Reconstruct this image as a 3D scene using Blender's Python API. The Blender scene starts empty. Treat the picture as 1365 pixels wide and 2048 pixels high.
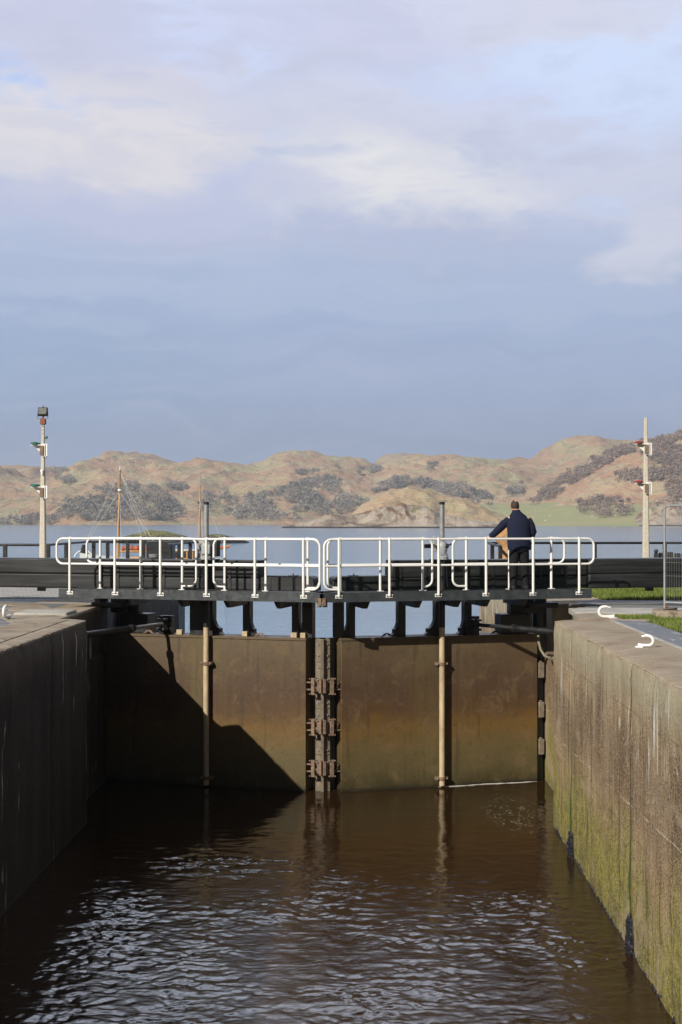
import bpy, bmesh, math, random
from mathutils import Vector, Matrix, noise
from mathutils.bvhtree import BVHTree
R = math.radians
sc = bpy.context.scene
col = sc.collection
# ------------------------------------------------------------ camera
F = 2844.0
CZ = 5.35
YAW = math.atan(47.5/F); PITCH = math.atan(16/F)
cd = bpy.data.cameras.new('camera'); cam = bpy.data.objects.new('camera', cd); col.objects.link(cam)
cd.lens = 50; cd.sensor_width = 36; cd.sensor_fit = 'AUTO'; cd.clip_start = .3; cd.clip_end = 20000
cam.location = (0, 0, CZ); cam.rotation_euler = (math.pi/2+PITCH, 0, YAW)
sc.camera = cam
RM = (Matrix.Rotation(YAW, 3, 'Z') @ Matrix.Rotation(math.pi/2+PITCH, 3, 'X'))
def ray(px, py):
    return RM @ Vector(((px-682.5)/F, (1024-py)/F, -1))
def P(px, py, Y):            # a measured point of the photograph at the distance Y
    d = ray(px, py); return Vector((0, 0, CZ)) + d*(Y/d.y)
# ------------------------------------------------------------ light
SUN = Vector((2.49, 3.4, -2.37)).normalized()
sd = bpy.data.lights.new('sun', 'SUN'); so = bpy.data.objects.new('sun', sd); col.objects.link(so)
sd.energy = 5.0; sd.angle = R(.5); sd.color = (1, .94, .85)
so.rotation_euler = SUN.to_track_quat('-Z', 'Y').to_euler(); so.location = (-30, -30, 40)
sc.view_settings.view_transform = 'Standard'; sc.view_settings.look = 'None'
sc.view_settings.exposure = 0; sc.view_settings.gamma = 1
sc.cycles.max_bounces = 8; sc.cycles.diffuse_bounces = 1; sc.cycles.volume_bounces = 0
EL = math.asin(-SUN.z); AZ = math.atan2(-SUN.x, -SUN.y)

# ------------------------------------------------------------ node helper
class G:
    def __init__(s, nt):
        s.nt = nt; nt.nodes.clear()
    def n(s, t, **k):
        o = s.nt.nodes.new('ShaderNode'+t)
        for a, b in k.items(): setattr(o, a, b)
        return o
    def put(s, inp, v):
        if v is None: return
        if isinstance(v, bpy.types.NodeSocket): s.nt.links.new(v, inp)
        else:
            if inp.type == 'RGBA' and not hasattr(v, '__len__'): v = (v, v, v, 1)
            if inp.type == 'RGBA' and len(v) == 3: v = (*v, 1)
            if inp.type == 'VECTOR' and not hasattr(v, '__len__'): v = (v, v, v)
            inp.default_value = v
    def pos(s): return s.n('NewGeometry').outputs['Position']
    def nrm(s): return s.n('NewGeometry').outputs['Normal']
    def sc(s, v, x):
        o = s.n('VectorMath', operation='MULTIPLY'); s.put(o.inputs[0], v); s.put(o.inputs[1], x); return o.outputs[0]
    def va(s, v, x):
        o = s.n('VectorMath', operation='ADD'); s.put(o.inputs[0], v); s.put(o.inputs[1], x); return o.outputs[0]
    def sep(s, v):
        o = s.n('SeparateXYZ'); s.put(o.inputs[0], v); return o.outputs
    def noise(s, v, scale=1, detail=4, rough=.5, dist=0):
        o = s.n('TexNoise'); s.put(o.inputs['Vector'], v); o.inputs['Scale'].default_value = scale
        o.inputs['Detail'].default_value = detail; o.inputs['Roughness'].default_value = rough; o.inputs['Distortion'].default_value = dist
        return o.outputs['Fac']
    def vor(s, v, scale=1, out='Distance', feature='F1'):
        o = s.n('TexVoronoi', feature=feature); s.put(o.inputs['Vector'], v); o.inputs['Scale'].default_value = scale
        return o.outputs[out]
    def m(s, op, a, b=None, c=None, clamp=False):
        o = s.n('Math', operation=op); o.use_clamp = clamp
        s.put(o.inputs[0], a); s.put(o.inputs[1], b)
        if c is not None: s.put(o.inputs[2], c)
        return o.outputs[0]
    def st(s, v, a, b, lo=0, hi=1):      # smooth step of v between a and b
        o = s.n('MapRange', interpolation_type='SMOOTHSTEP'); s.put(o.inputs[0], v)
        o.inputs[1].default_value = a; o.inputs[2].default_value = b; o.inputs[3].default_value = lo; o.inputs[4].default_value = hi
        return o.outputs[0]
    def mix(s, f, a, b, bt='MIX'):
        o = s.n('Mix', data_type='RGBA', blend_type=bt); s.put(o.inputs[0], f); s.put(o.inputs[6], a); s.put(o.inputs[7], b); return o.outputs[2]
    def ramp(s, f, stops):
        o = s.n('ValToRGB'); s.put(o.inputs[0], f); e = o.color_ramp.elements
        while len(e) < len(stops): e.new(.5)
        for k, (p, c) in enumerate(stops): e[k].position = p; e[k].color = (*c, 1)
        return o.outputs[0]
    def bump(s, h, dist=.02, strength=1, nrm=None):
        o = s.n('Bump'); s.put(o.inputs['Height'], h); o.inputs['Distance'].default_value = dist; o.inputs['Strength'].default_value = strength
        if nrm is not None: s.put(o.inputs['Normal'], nrm)
        return o.outputs[0]
    def out(s, color, rough=.6, metal=0, normal=None, spec=.5, **k):
        p = s.n('BsdfPrincipled'); s.put(p.inputs['Base Color'], color); s.put(p.inputs['Roughness'], rough); s.put(p.inputs['Metallic'], metal)
        s.put(p.inputs['Specular IOR Level'], spec)
        if normal is not None: s.put(p.inputs['Normal'], normal)
        for a, b in k.items(): s.put(p.inputs[a.replace('_', ' ')], b)
        o = s.n('OutputMaterial'); s.nt.links.new(p.outputs[0], o.inputs[0]); return p
M = {}
def mat(name):
    def deco(fn):
        m = bpy.data.materials.new(name); m.use_nodes = True; fn(G(m.node_tree)); M[name] = m; return fn
    return deco
def simple(name, c, rough=.6, metal=0, var=.25, scale=9, bump=.002, spec=.5, vert=1.0):
    m = bpy.data.materials.new(name); m.use_nodes = True; g = G(m.node_tree)
    p = g.sc(g.pos(), (1, 1, vert)); n1 = g.noise(p, scale, 5, .6); n2 = g.noise(p, scale*7, 3)
    f = g.m('ADD', g.m('MULTIPLY', n1, .7), g.m('MULTIPLY', n2, .3))
    cc = g.mix(g.st(f, .3, .7), tuple(x*(1-var) for x in c), tuple(min(1, x*(1+var)) for x in c))
    g.out(cc, g.st(n1, .3, .7, max(0, rough-.1), min(1, rough+.12)), metal, g.bump(n2, bump, .8), spec)
    M[name] = m

# ------------------------------------------------------------ sky
w = bpy.data.worlds.new('World'); sc.world = w; w.use_nodes = True
g = G(w.node_tree)
sky = g.n('TexSky', sky_type='NISHITA'); sky.sun_disc = False; sky.sun_elevation = EL; sky.sun_rotation = AZ
sky.air_density = 1; sky.dust_density = 1.5; sky.ozone_density = 1.5
b1 = g.n('Background'); g.put(b1.inputs[0], g.mix(.5, sky.outputs[0], (.3, .4, .6))); b1.inputs[1].default_value = .05  # slate mixed in to darken the unseen sky and cut fill light
d = g.n('TexCoord').outputs['Generated']
dx, dy, dz = g.sep(d)
def lin(r, gg, b):
    return tuple(((c/255+.055)/1.055)**2.4 if c > 10 else c/3295 for c in (r, gg, b))
# a grey-blue cloud deck low down, cream banks and blue gaps above it
wa = g.n('TexNoise'); g.put(wa.inputs['Vector'], g.sc(d, (7, 7, 13))); wa.inputs['Scale'].default_value = 1; wa.inputs['Detail'].default_value = 5; wa.inputs['Roughness'].default_value = .6
wv = g.sc(g.va(wa.outputs['Color'], (-.5, -.5, -.5)), (.16, .16, .085)); dw = g.va(d, wv)
wx, wy, wz = g.sep(dw)
c = g.ramp(g.m('MULTIPLY', wz, 2.5), [(0, lin(166, 182, 214)), (.12, lin(159, 178, 210)), (.27, lin(161, 180, 213)), (.40, lin(170, 186, 216)), (.52, lin(182, 193, 220)), (.66, lin(193, 199, 221)), (.85, lin(203, 208, 230)), (1, lin(214, 216, 230))])
fine = g.noise(g.sc(d, (16, 16, 52)), 1, 5, .6, .4)
def bank(c, px, py, rx, ry, colr, k, soft=.25):
    v = ray(px, py).normalized(); q = g.sc(g.va(dw, tuple(-v)), (F/rx, F/rx, F/ry))
    l = g.n('VectorMath', operation='LENGTH'); g.put(l.inputs[0], q)
    r_ = g.m('ADD', l.outputs['Value'], g.m('MULTIPLY', g.m('SUBTRACT', fine, .5), 1.5))
    return g.mix(g.m('MULTIPLY', g.st(r_, 1.15, soft+.2), k), c, lin(*colr))
for b_ in ((760, 470, 520, 55, (180, 188, 214), .6), (160, 400, 380, 50, (182, 189, 214), .6), (1150, 90, 260, 30, (190, 196, 216), .5), (650, 130, 300, 40, (188, 194, 216), .5), (60, 760, 420, 150, (150, 174, 208), .8), (900, 760, 600, 110, (166, 181, 214), .6), (1250, 130, 380, 170, (203, 218, 247), .95), (470, 90, 230, 90, (200, 214, 245), .8), (900, 200, 260, 60, (198, 210, 242), .6), (45, 165, 130, 60, (160, 192, 246), .95), (330, 130, 60, 24, (170, 196, 246), .0),
           (250, 150, 300, 70, (207, 206, 220), .8), (140, 60, 330, 70, (194, 198, 222), .8), (720, 60, 330, 70, (199, 203, 228), .85), (1180, 20, 260, 60, (207, 208, 224), .8),
           (200, 275, 420, 105, (220, 217, 222), .9), (700, 240, 420, 70, (205, 208, 226), .8), (1220, 350, 330, 100, (203, 207, 227), .85), (780, 375, 340, 85, (226, 225, 228), .95, .1), (1330, 480, 160, 70, (212, 214, 228), .8), (560, 300, 60, 30, (196, 210, 240), .5), (1200, 400, 90, 30, (196, 212, 240), .6), (330, 400, 420, 60, (190, 196, 224), .6)):
    c = bank(c, *b_)
c = g.mix(g.m('MULTIPLY', g.m('MULTIPLY', g.st(fine, .56, .36), g.st(dz, .14, .2)), .30), c, lin(184, 190, 214))
band = g.noise(g.sc(dw, (5, 5, 60)), 1, 4, .55, .3)
c = g.mix(g.m('MULTIPLY', g.st(band, .44, .66), g.st(dz, .24, .12, 0, .42)), c, lin(150, 169, 202))
c = g.mix(g.m('MULTIPLY', g.st(band, .52, .34), g.st(dz, .26, .14, 0, .25)), c, lin(186, 193, 218))
# overbright cloud added above the view ahead, for glints on the water
hi = g.noise(g.sc(d, (4, 4, 6)), 1, 5, .55)
c = g.mix(g.st(dz, .40, .46), c, g.mix(g.st(hi, .42, .54), (.9, .95, 1.1), (3.2, 3.5, 4.2)))
b2 = g.n('Background'); g.put(b2.inputs[0], c); b2.inputs[1].default_value = 1.2
mx = g.n('MixShader'); g.put(mx.inputs[0], g.m('MULTIPLY', g.m('MULTIPLY', g.m('MULTIPLY', g.st(dy, .25, .7), g.st(g.m('ABSOLUTE', dx), .50, .30)), g.st(dz, .85, .68)), .97))
g.nt.links.new(b1.outputs[0], mx.inputs[1]); g.nt.links.new(b2.outputs[0], mx.inputs[2])
wo = g.n('OutputWorld'); g.nt.links.new(mx.outputs[0], wo.inputs[0])

# ------------------------------------------------------------ mesh builder
def setp(o, label=None, category=None, group=None, kind=None):
    if label: o['label'] = label
    if category: o['category'] = category
    if group: o['group'] = group
    if kind: o['kind'] = kind
    return o
def empty(name, loc, label, cat, group=None):
    o = bpy.data.objects.new(name, None); o.empty_display_size = .2; col.objects.link(o); o.location = loc
    return setp(o, label, cat, group)
ORG = {}
class MB:
    def __init__(s): s.v = []; s.f = []; s.mi = []
    def add(s, vs, fs, mi=0):
        k = len(s.v); s.v += [Vector(x) for x in vs]; s.f += [tuple(i+k for i in f) for f in fs]; s.mi += [mi]*len(fs); return s
    def hexa(s, p, mi=0):            # p: 8 points, bottom ring then top ring
        return s.add(p, [(3, 2, 1, 0), (4, 5, 6, 7), (0, 1, 5, 4), (1, 2, 6, 5), (2, 3, 7, 6), (3, 0, 4, 7)], mi)
    def box(s, x0, x1, y0, y1, z0, z1, fr=None, mi=0):
        fr = fr or (lambda a, b, c: Vector((a, b, c)))
        return s.hexa([fr(x0, y0, z0), fr(x1, y0, z0), fr(x1, y1, z0), fr(x0, y1, z0), fr(x0, y0, z1), fr(x1, y0, z1), fr(x1, y1, z1), fr(x0, y1, z1)], mi)
    def prism(s, pts, ext, mi=0):    # polygon points (Vectors) extruded by the vector ext
        n = len(pts); a = [Vector(p) for p in pts]; b = [p+Vector(ext) for p in a]
        return s.add(a+b, [tuple(range(n))[::-1], tuple(range(n, 2*n))]+[(i, (i+1) % n, (i+1) % n+n, i+n) for i in range(n)], mi)
    def tube(s, path, r, seg=10, mi=0, cap=True, closed=False):
        path = [Vector(p) for p in path]; n = len(path)
        rs = r if hasattr(r, '__len__') else [r]*n
        vs = []; fs = []; up = None
        for i, p in enumerate(path):
            a = path[i-1] if (i > 0 or closed) else p; b = path[(i+1) % n] if (i < n-1 or closed) else p
            t = (b-a).normalized()
            if up is None:
                up = Vector((0, 0, 1)) if abs(t.z) < .9 else Vector((0, 1, 0))
            x = t.cross(up)
            if x.length < 1e-5: x = t.cross(Vector((1, 0, 0)))
            x.normalize(); up = x.cross(t).normalized()
            for k in range(seg):
                an = 2*math.pi*k/seg; vs.append(p+(x*math.cos(an)+up*math.sin(an))*rs[i])
        m = n if closed else n-1
        for i in range(m):
            for k in range(seg):
                j = (i+1) % n
                fs.append((i*seg+k, i*seg+(k+1) % seg, j*seg+(k+1) % seg, j*seg+k))
        if cap and not closed:
            fs.append(tuple(range(seg))[::-1]); fs.append(tuple((n-1)*seg+k for k in range(seg)))
        return s.add(vs, fs, mi)
    def loft(s, rings, mi=0, cap=True):       # rings: lists of points, same count
        n = len(rings[0]); vs = [p for r_ in rings for p in r_]; fs = []
        for i in range(len(rings)-1):
            for k in range(n): fs.append((i*n+k, i*n+(k+1) % n, (i+1)*n+(k+1) % n, (i+1)*n+k))
        if cap: fs.append(tuple(range(n))[::-1]); fs.append(tuple((len(rings)-1)*n+k for k in range(n)))
        return s.add(vs, fs, mi)
    def ball(s, c, r, seg=10, rg=6, mi=0):
        r = r if hasattr(r, '__len__') else (r, r, r); c = Vector(c); rings = []
        for i in range(rg+1):
            t = math.pi*i/rg; rr = max(math.sin(t), .02)
            rings.append([c+Vector((r[0]*rr*math.cos(2*math.pi*k/seg), r[1]*rr*math.sin(2*math.pi*k/seg), -r[2]*math.cos(t))) for k in range(seg)])
        return s.loft(rings, mi)
    def build(s, name, mats, parent=None, bevel=0, smooth=True, sharp=38, org=None, **tags):
        mats = mats if isinstance(mats, (list, tuple)) else [mats]
        if parent is not None: o0 = ORG.get(parent.name, Vector(parent.location) if parent.parent is None else Vector((0, 0, 0)))
        else: o0 = Vector(org) if org is not None else Vector((0, 0, 0))
        me = bpy.data.meshes.new(name); me.from_pydata([tuple(v-o0) for v in s.v], [], s.f)
        for m_ in mats: me.materials.append(M[m_] if isinstance(m_, str) else m_)
        me.polygons.foreach_set('material_index', s.mi)
        bm = bmesh.new(); bm.from_mesh(me); bmesh.ops.recalc_face_normals(bm, faces=bm.faces); bm.to_mesh(me); bm.free()
        if smooth: me.shade_smooth(); me.set_sharp_from_angle(angle=R(sharp))
        o = bpy.data.objects.new(name, me); col.objects.link(o)
        if parent is not None: o.parent = parent; ORG[o.name] = o0
        elif org is not None: o.location = o0; ORG[o.name] = o0
        else: ORG[o.name] = o0
        if bevel:
            b = o.modifiers.new('bevel', 'BEVEL'); b.width = bevel; b.segments = 2; b.limit_method = 'ANGLE'; b.angle_limit = R(40)
        return setp(o, **tags)
def arc(c, u, v, r, a0, a1, n=7):
    c = Vector(c); return [c+Vector(u)*r*math.cos(R(a0+(a1-a0)*i/n))+Vector(v)*r*math.sin(R(a0+(a1-a0)*i/n)) for i in range(n+1)]
def interp(pts, x):
    if x <= pts[0][0]: return pts[0][1]
    for (a, b), (c, d_) in zip(pts, pts[1:]):
        if x <= c:
            t = (x-a)/(c-a); t = t*t*(3-2*t)*.5+t*.5; return b+(d_-b)*t
    return pts[-1][1]
# ------------------------------------------------------------ materials
@mat('white_paint')
def _(g):
    p = g.pos(); n = g.noise(p, 3, 4); n2 = g.noise(p, 26, 5, .7); c = g.mix(g.st(n, .3, .7), (.84, .83, .80), (.78, .77, .72))
    c = g.mix(g.m('MULTIPLY', g.st(n2, .66, .72), .7), c, (.30, .17, .09)); g.out(c, .38, 0, g.bump(n2, .0008), .5)
simple('black_timber', (.034, .034, .032), .5, 0, .45, 5, .003, .4)
simple('black_steel', (.016, .017, .018), .42, 0, .4, 8, .001)
simple('fascia_steel', (.042, .049, .053), .42, 0, .35, 10, .001)
simple('grey_steel', (.30, .31, .31), .45, .3, .15, 12, .001)
simple('actuator_grey', (.33, .35, .36), .4, 0, .2, 25, .002)
simple('dark_box', (.012, .014, .016), .45, 0, .25, 9, .001)
simple('galvanised', (.34, .35, .35), .5, .4, .2, 30, .001)
simple('pipe_tan', (.46, .36, .22), .55, 0, .25, 8, .002, vert=.3)
simple('rusty_steel', (.20, .13, .085), .75, 0, .5, 14, .004)
simple('post_steel', (.17, .135, .095), .7, 0, .4, 9, .003)
simple('pole_concrete', (.55, .50, .41), .8, 0, .14, 12, .002)
simple('box_brown', (.24, .085, .04), .7, 0, .25, 12, .002)
simple('green_glass', (.06, .16, .12), .2, 0, .2, 12, .0)
simple('red_glass', (.26, .055, .045), .25, 0, .2, 12, .0)
simple('lamp_glass', (.20, .21, .20), .15, 0, .1, 12, .0)
simple('varnished_wood', (.46, .24, .09), .3, 0, .3, 5, .001, vert=.2)
simple('carved_wood', (.50, .29, .13), .7, 0, .35, 16, .02)
simple('sail_red', (.42, .12, .06), .8, 0, .2, 8, .01)
simple('rope_white', (.66, .64, .58), .8, 0, .15, 40, .002)
simple('jacket_navy', (.012, .016, .038), .85, 0, .25, 18, .006, .2)
simple('trouser_black', (.012, .012, .013), .85, 0, .25, 18, .006, .2)
simple('skin', (.60, .30, .21), .5, 0, .08, 20, .0005)
simple('hair_brown', (.045, .028, .02), .7, 0, .4, 90, .004)
simple('shoe_black', (.01, .01, .01), .7)
simple('boat_hull', (.5, .52, .5), .35)
simple('mussel', (.018, .018, .022), .35, 0, .5, 40, .004)
simple('hose_pale', (.22, .20, .14), .6)

def conc_core(g, tint=(1, 1, 1), dark=1.0, wet=True, algae=True):
    p = g.pos(); x, y, z = g.sep(p)
    vert = g.sc(p, (2.2, 2.2, .14)); vert2 = g.sc(p, (7, 7, .35))
    nA = g.noise(p, .9, 5, .6); nB = g.noise(p, 7, 5, .65); nC = g.noise(p, 42, 3, .7)
    s1 = g.noise(vert, 1, 5, .6, .2); s2 = g.noise(vert2, 1, 4, .65, .15)
    col_ = g.ramp(g.m('ADD', g.m('MULTIPLY', nA, .5), g.m('MULTIPLY', s1, .5)), [(.35, (.14, .085, .038)), (.45, (.26, .165, .082)), (.54, (.40, .28, .155)), (.65, (.54, .41, .25))])
    if wet:
        # weathering bands left by the water: pale dry top, brown below, algae near the water
        zz = g.m('ADD', z, g.m('MULTIPLY', g.m('SUBTRACT', s1, .5), 1.6))
        col_ = g.mix(g.m('MULTIPLY', g.st(zz, 2.5, 3.5), .75), col_, (.40, .35, .24))
        col_ = g.mix(g.m('MULTIPLY', g.st(zz, 1.4, 2.0), g.m('MULTIPLY', g.st(zz, 2.9, 2.4), .5)), col_, (.14, .088, .055))
        if algae:
            za = g.m('ADD', z, g.m('MULTIPLY', g.m('SUBTRACT', s1, .5), 3.2))
            al = g.mix(g.st(nB, .35, .65), (.14, .135, .010), (.34, .31, .03))
            col_ = g.mix(g.m('MULTIPLY', g.st(za, 1.75, .5), .92), col_, al)
            col_ = g.mix(g.m('MULTIPLY', g.st(za, .42, -.1), .5), col_, (.06, .055, .02))
    # fine aggregate
    col_ = g.mix(g.m('MULTIPLY', g.st(nC, .52, .62), .75), col_, (.50, .42, .30))
    col_ = g.mix(g.m('MULTIPLY', g.st(nC, .47, .37), .75), col_, (.045, .032, .020))
    if wet:
        # dark and pale runs
        col_ = g.mix(g.m('MULTIPLY', g.st(s2, .55, .66), .7), col_, (.055, .040, .028))
        col_ = g.mix(g.m('MULTIPLY', g.m('MULTIPLY', g.st(s2, .43, .33), g.st(z, .4, 1.6)), .5), col_, (.36, .30, .22))
        # white lime runs under the coping
        v3 = g.sc(p, (5.5, 5.5, .55)); s3 = g.noise(g.va(v3, (0, 3.3, 0)), 1, 5, .6, .35); s4 = g.noise(g.sc(p, (1.1, 1.1, .5)), 1, 3)
        ef = g.m('MULTIPLY', g.m('MULTIPLY', g.st(s3, .585, .64), g.st(s4, .46, .54)), g.st(g.m('ADD', z, g.m('MULTIPLY', g.m('SUBTRACT', s1, .5), 3)), 1.9, 3.0))
        col_ = g.mix(g.m('MULTIPLY', ef, .9), col_, (.72, .70, .64))
        s5 = g.noise(g.va(g.sc(p, (2.4, 2.4, .9)), (7, 1.3, 2)), 1, 6, .7, 1.2)
        ef2 = g.m('MULTIPLY', g.m('MULTIPLY', g.st(s5, .60, .66), g.st(s3, .42, .56)), g.m('MULTIPLY', g.st(z, 2.2, 2.9), g.st(z, 3.55, 3.3)))
        col_ = g.mix(g.m('MULTIPLY', ef2, .8), col_, (.66, .63, .56))
        # construction joint with lime
        zj = g.m('ADD', z, g.m('MULTIPLY', g.m('SUBTRACT', nB, .5), .035))
        zj = g.m('ADD', zj, g.m('MULTIPLY', y, .030))
        for zc, kk in ((2.98, .45), (1.45, .4)):
            j2 = g.m('SUBTRACT', 1, g.st(g.m('ABSOLUTE', g.m('SUBTRACT', g.m('ADD', z, g.m('MULTIPLY', g.m('SUBTRACT', nB, .5), .04)), zc)), .003, .016))
            col_ = g.mix(g.m('MULTIPLY', j2, g.m('MULTIPLY', g.st(nA, .42, .56), kk)), col_, (.10, .07, .045))
        for yc in (24.1, 20.4, 19.1, 16.2, 14.6, 34.5, 37.8):
            j3 = g.m('SUBTRACT', 1, g.st(g.m('ABSOLUTE', g.m('SUBTRACT', g.m('ADD', y, g.m('MULTIPLY', g.m('SUBTRACT', nB, .5), .05)), yc)), .004, .03))
            col_ = g.mix(g.m('MULTIPLY', j3, g.m('MULTIPLY', g.st(s1, .4, .55), .55)), col_, (.44, .36, .25) if int(yc*10) % 2 else (.07, .05, .035))
        j = g.m('SUBTRACT', 1, g.st(g.m('ABSOLUTE', g.m('SUBTRACT', zj, 2.34)), .003, .014))
        col_ = g.mix(g.m('MULTIPLY', j, g.m('MULTIPLY', g.st(g.noise(p, 2.3, 4, .7), .45, .58), .75)), col_, (.60, .54, .44))
    hgt = g.m('ADD', g.m('MULTIPLY', nB, .6), g.m('MULTIPLY', nC, .4))
    return col_, hgt
@mat('wall_concrete')
def _(g):
    c, h = conc_core(g)
    p0 = g.pos(); m1 = g.noise(g.sc(p0, (1, .45, .8)), 1, 6, .7, .5); m2 = g.noise(g.va(g.sc(p0, (1, .8, 2.2)), (4, 7, 1)), 1, 5, .7)
    c = g.mix(g.m('MULTIPLY', g.st(m1, .52, .64), .55), c, (.42, .33, .22)); c = g.mix(g.m('MULTIPLY', g.st(m2, .58, .70), .45), c, (.10, .062, .034))
    zr = g.m('ADD', g.sep(p0)[2], g.m('MULTIPLY', g.m('SUBTRACT', m1, .5), .5))
    c = g.mix(g.m('MULTIPLY', g.st(zr, 2.9, 3.4), .55), c, (.42, .385, .27))
    # green growth down the open joints
    p = g.pos(); x, y, z = g.sep(p); nB = g.noise(g.sc(p, (4, 4, 1)), 1, 4)
    for yj in (17.8, 22.9, 12.4):
        dd = g.m('ABSOLUTE', g.m('SUBTRACT', g.m('ADD', y, g.m('MULTIPLY', g.m('SUBTRACT', nB, .5), .25)), yj))
        f = g.m('MULTIPLY', g.st(dd, .13, .03), g.st(z, 2.6, .6))
        c = g.mix(f, c, (.05, .10, .012)); dk = g.m('ABSOLUTE', g.m('SUBTRACT', y, yj)); c = g.mix(g.m('MULTIPLY', g.st(dk, .035, .012), .85), c, (.02, .02, .01))
        dd2 = g.m('ABSOLUTE', g.m('SUBTRACT', g.m('ADD', y, g.m('MULTIPLY', g.m('SUBTRACT', nB, .5), .12)), yj-.16))
        f2 = g.m('MULTIPLY', g.st(dd2, .05, .0), g.m('MULTIPLY', g.st(z, 1.1, .8), .8))
        c = g.mix(f2, c, (.26, .09, .02))
    nA = g.noise(p, 1.1, 5, .6); nC = g.noise(p, 60, 3); nD = g.noise(g.sc(p, (3, 9, 3)), 1, 5, .65)
    t = g.ramp(g.m('ADD', g.m('MULTIPLY', nA, .5), g.m('MULTIPLY', nD, .5)), [(.34, (.24, .18, .12)), (.48, (.38, .30, .21)), (.66, (.47, .40, .30))])
    t = g.mix(g.m('MULTIPLY', g.st(nC, .47, .36), .6), t, (.10, .075, .05))
    c = g.mix(g.st(g.m('ADD', z, g.m('MULTIPLY', nD, .10)), 3.53, 3.62), c, t)
    g.out(c, .85, 0, g.bump(h, .04, 1), .3)
@mat('shade_dark_concrete')
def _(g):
    # dark concrete, this side's shade put into its colour, with white lime runs
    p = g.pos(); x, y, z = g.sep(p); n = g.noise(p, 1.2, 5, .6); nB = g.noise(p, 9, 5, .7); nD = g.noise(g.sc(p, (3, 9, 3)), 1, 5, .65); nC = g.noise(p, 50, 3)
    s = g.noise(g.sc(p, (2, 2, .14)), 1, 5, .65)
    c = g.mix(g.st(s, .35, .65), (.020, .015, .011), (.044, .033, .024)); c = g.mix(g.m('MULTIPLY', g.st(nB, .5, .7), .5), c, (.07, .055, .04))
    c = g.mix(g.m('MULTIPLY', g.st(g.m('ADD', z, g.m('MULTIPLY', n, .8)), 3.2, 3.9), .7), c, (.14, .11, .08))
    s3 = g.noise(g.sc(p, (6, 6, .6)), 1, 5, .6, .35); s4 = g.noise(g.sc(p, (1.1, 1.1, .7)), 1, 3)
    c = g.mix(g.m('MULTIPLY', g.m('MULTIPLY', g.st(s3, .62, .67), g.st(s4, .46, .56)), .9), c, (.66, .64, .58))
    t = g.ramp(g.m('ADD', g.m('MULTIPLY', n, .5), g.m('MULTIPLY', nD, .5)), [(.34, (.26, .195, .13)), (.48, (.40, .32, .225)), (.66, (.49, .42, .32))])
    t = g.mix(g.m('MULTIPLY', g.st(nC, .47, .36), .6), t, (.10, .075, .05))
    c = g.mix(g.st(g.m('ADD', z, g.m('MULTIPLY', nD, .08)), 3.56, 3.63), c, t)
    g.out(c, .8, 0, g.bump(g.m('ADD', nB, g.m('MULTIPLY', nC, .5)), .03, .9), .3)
@mat('coping_concrete')
def _(g):
    p = g.pos(); nA = g.noise(p, 1.1, 5, .6); nB = g.noise(g.sc(p, (3, 9, 3)), 1, 5, .65); nC = g.noise(p, 60, 3)
    c = g.ramp(g.m('ADD', g.m('MULTIPLY', nA, .5), g.m('MULTIPLY', nB, .5)), [(.34, (.22, .165, .115)), (.48, (.36, .29, .21)), (.66, (.46, .395, .30))])
    c = g.mix(g.m('MULTIPLY', g.st(nC, .47, .36), .55), c, (.10, .075, .05))
    cr = g.vor(g.va(g.sc(p, (.8, .8, .8)), g.sc(nB, .5)), 1, 'Distance', 'DISTANCE_TO_EDGE')
    c = g.mix(g.m('MULTIPLY', g.st(cr, .022, .004), .6), c, (.09, .075, .045))
    g.out(c, .85, 0, g.bump(g.m('ADD', nC, g.m('MULTIPLY', nB, 1.5)), .012, .9), .3)
@mat('pale_concrete')
def _(g):
    p = g.pos(); nA = g.noise(p, 1.4, 5, .6); nC = g.noise(p, 45, 3)
    c = g.ramp(nA, [(.3, (.34, .32, .28)), (.55, (.46, .44, .40)), (.75, (.55, .52, .46))])
    c = g.mix(g.m('MULTIPLY', g.st(nC, .45, .35), .4), c, (.16, .14, .12))
    g.out(c, .85, 0, g.bump(nC, .006, .8), .3)
@mat('quay_paving')
def _(g):
    p = g.pos(); nA = g.noise(g.sc(p, (.5, 1.2, 1)), 1, 6, .65, .6); nC = g.noise(p, 40, 3)
    c = g.ramp(nA, [(.36, (.10, .105, .11)), (.5, (.19, .195, .20)), (.62, (.31, .30, .28)), (.74, (.36, .29, .21))])
    c = g.mix(g.m('MULTIPLY', g.st(nC, .45, .35), .4), c, (.06, .06, .06))
    g.out(c, .75, 0, g.bump(nC, .008, .8), .3)
@mat('cobbles')
def _(g):
    p = g.pos(); br = g.n('TexBrick'); g.put(br.inputs['Vector'], g.sc(p, (1, 1, 1))); br.inputs['Scale'].default_value = 1.0
    br.inputs['Brick Width'].default_value = .34; br.inputs['Row Height'].default_value = .22; br.inputs['Mortar Size'].default_value = .022
    br.inputs['Color1'].default_value = (.44, .41, .36, 1); br.inputs['Color2'].default_value = (.34, .33, .31, 1); br.inputs['Mortar'].default_value = (.09, .085, .08, 1)
    n1 = g.noise(p, 2.2, 5); c = g.mix(g.st(n1, .35, .7, .15, .8), br.outputs[0], (.42, .40, .36))
    g.out(c, .7, 0, g.bump(g.m('SUBTRACT', g.m('MULTIPLY', n1, .5), br.outputs[1]), .03, .9), .3)
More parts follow.
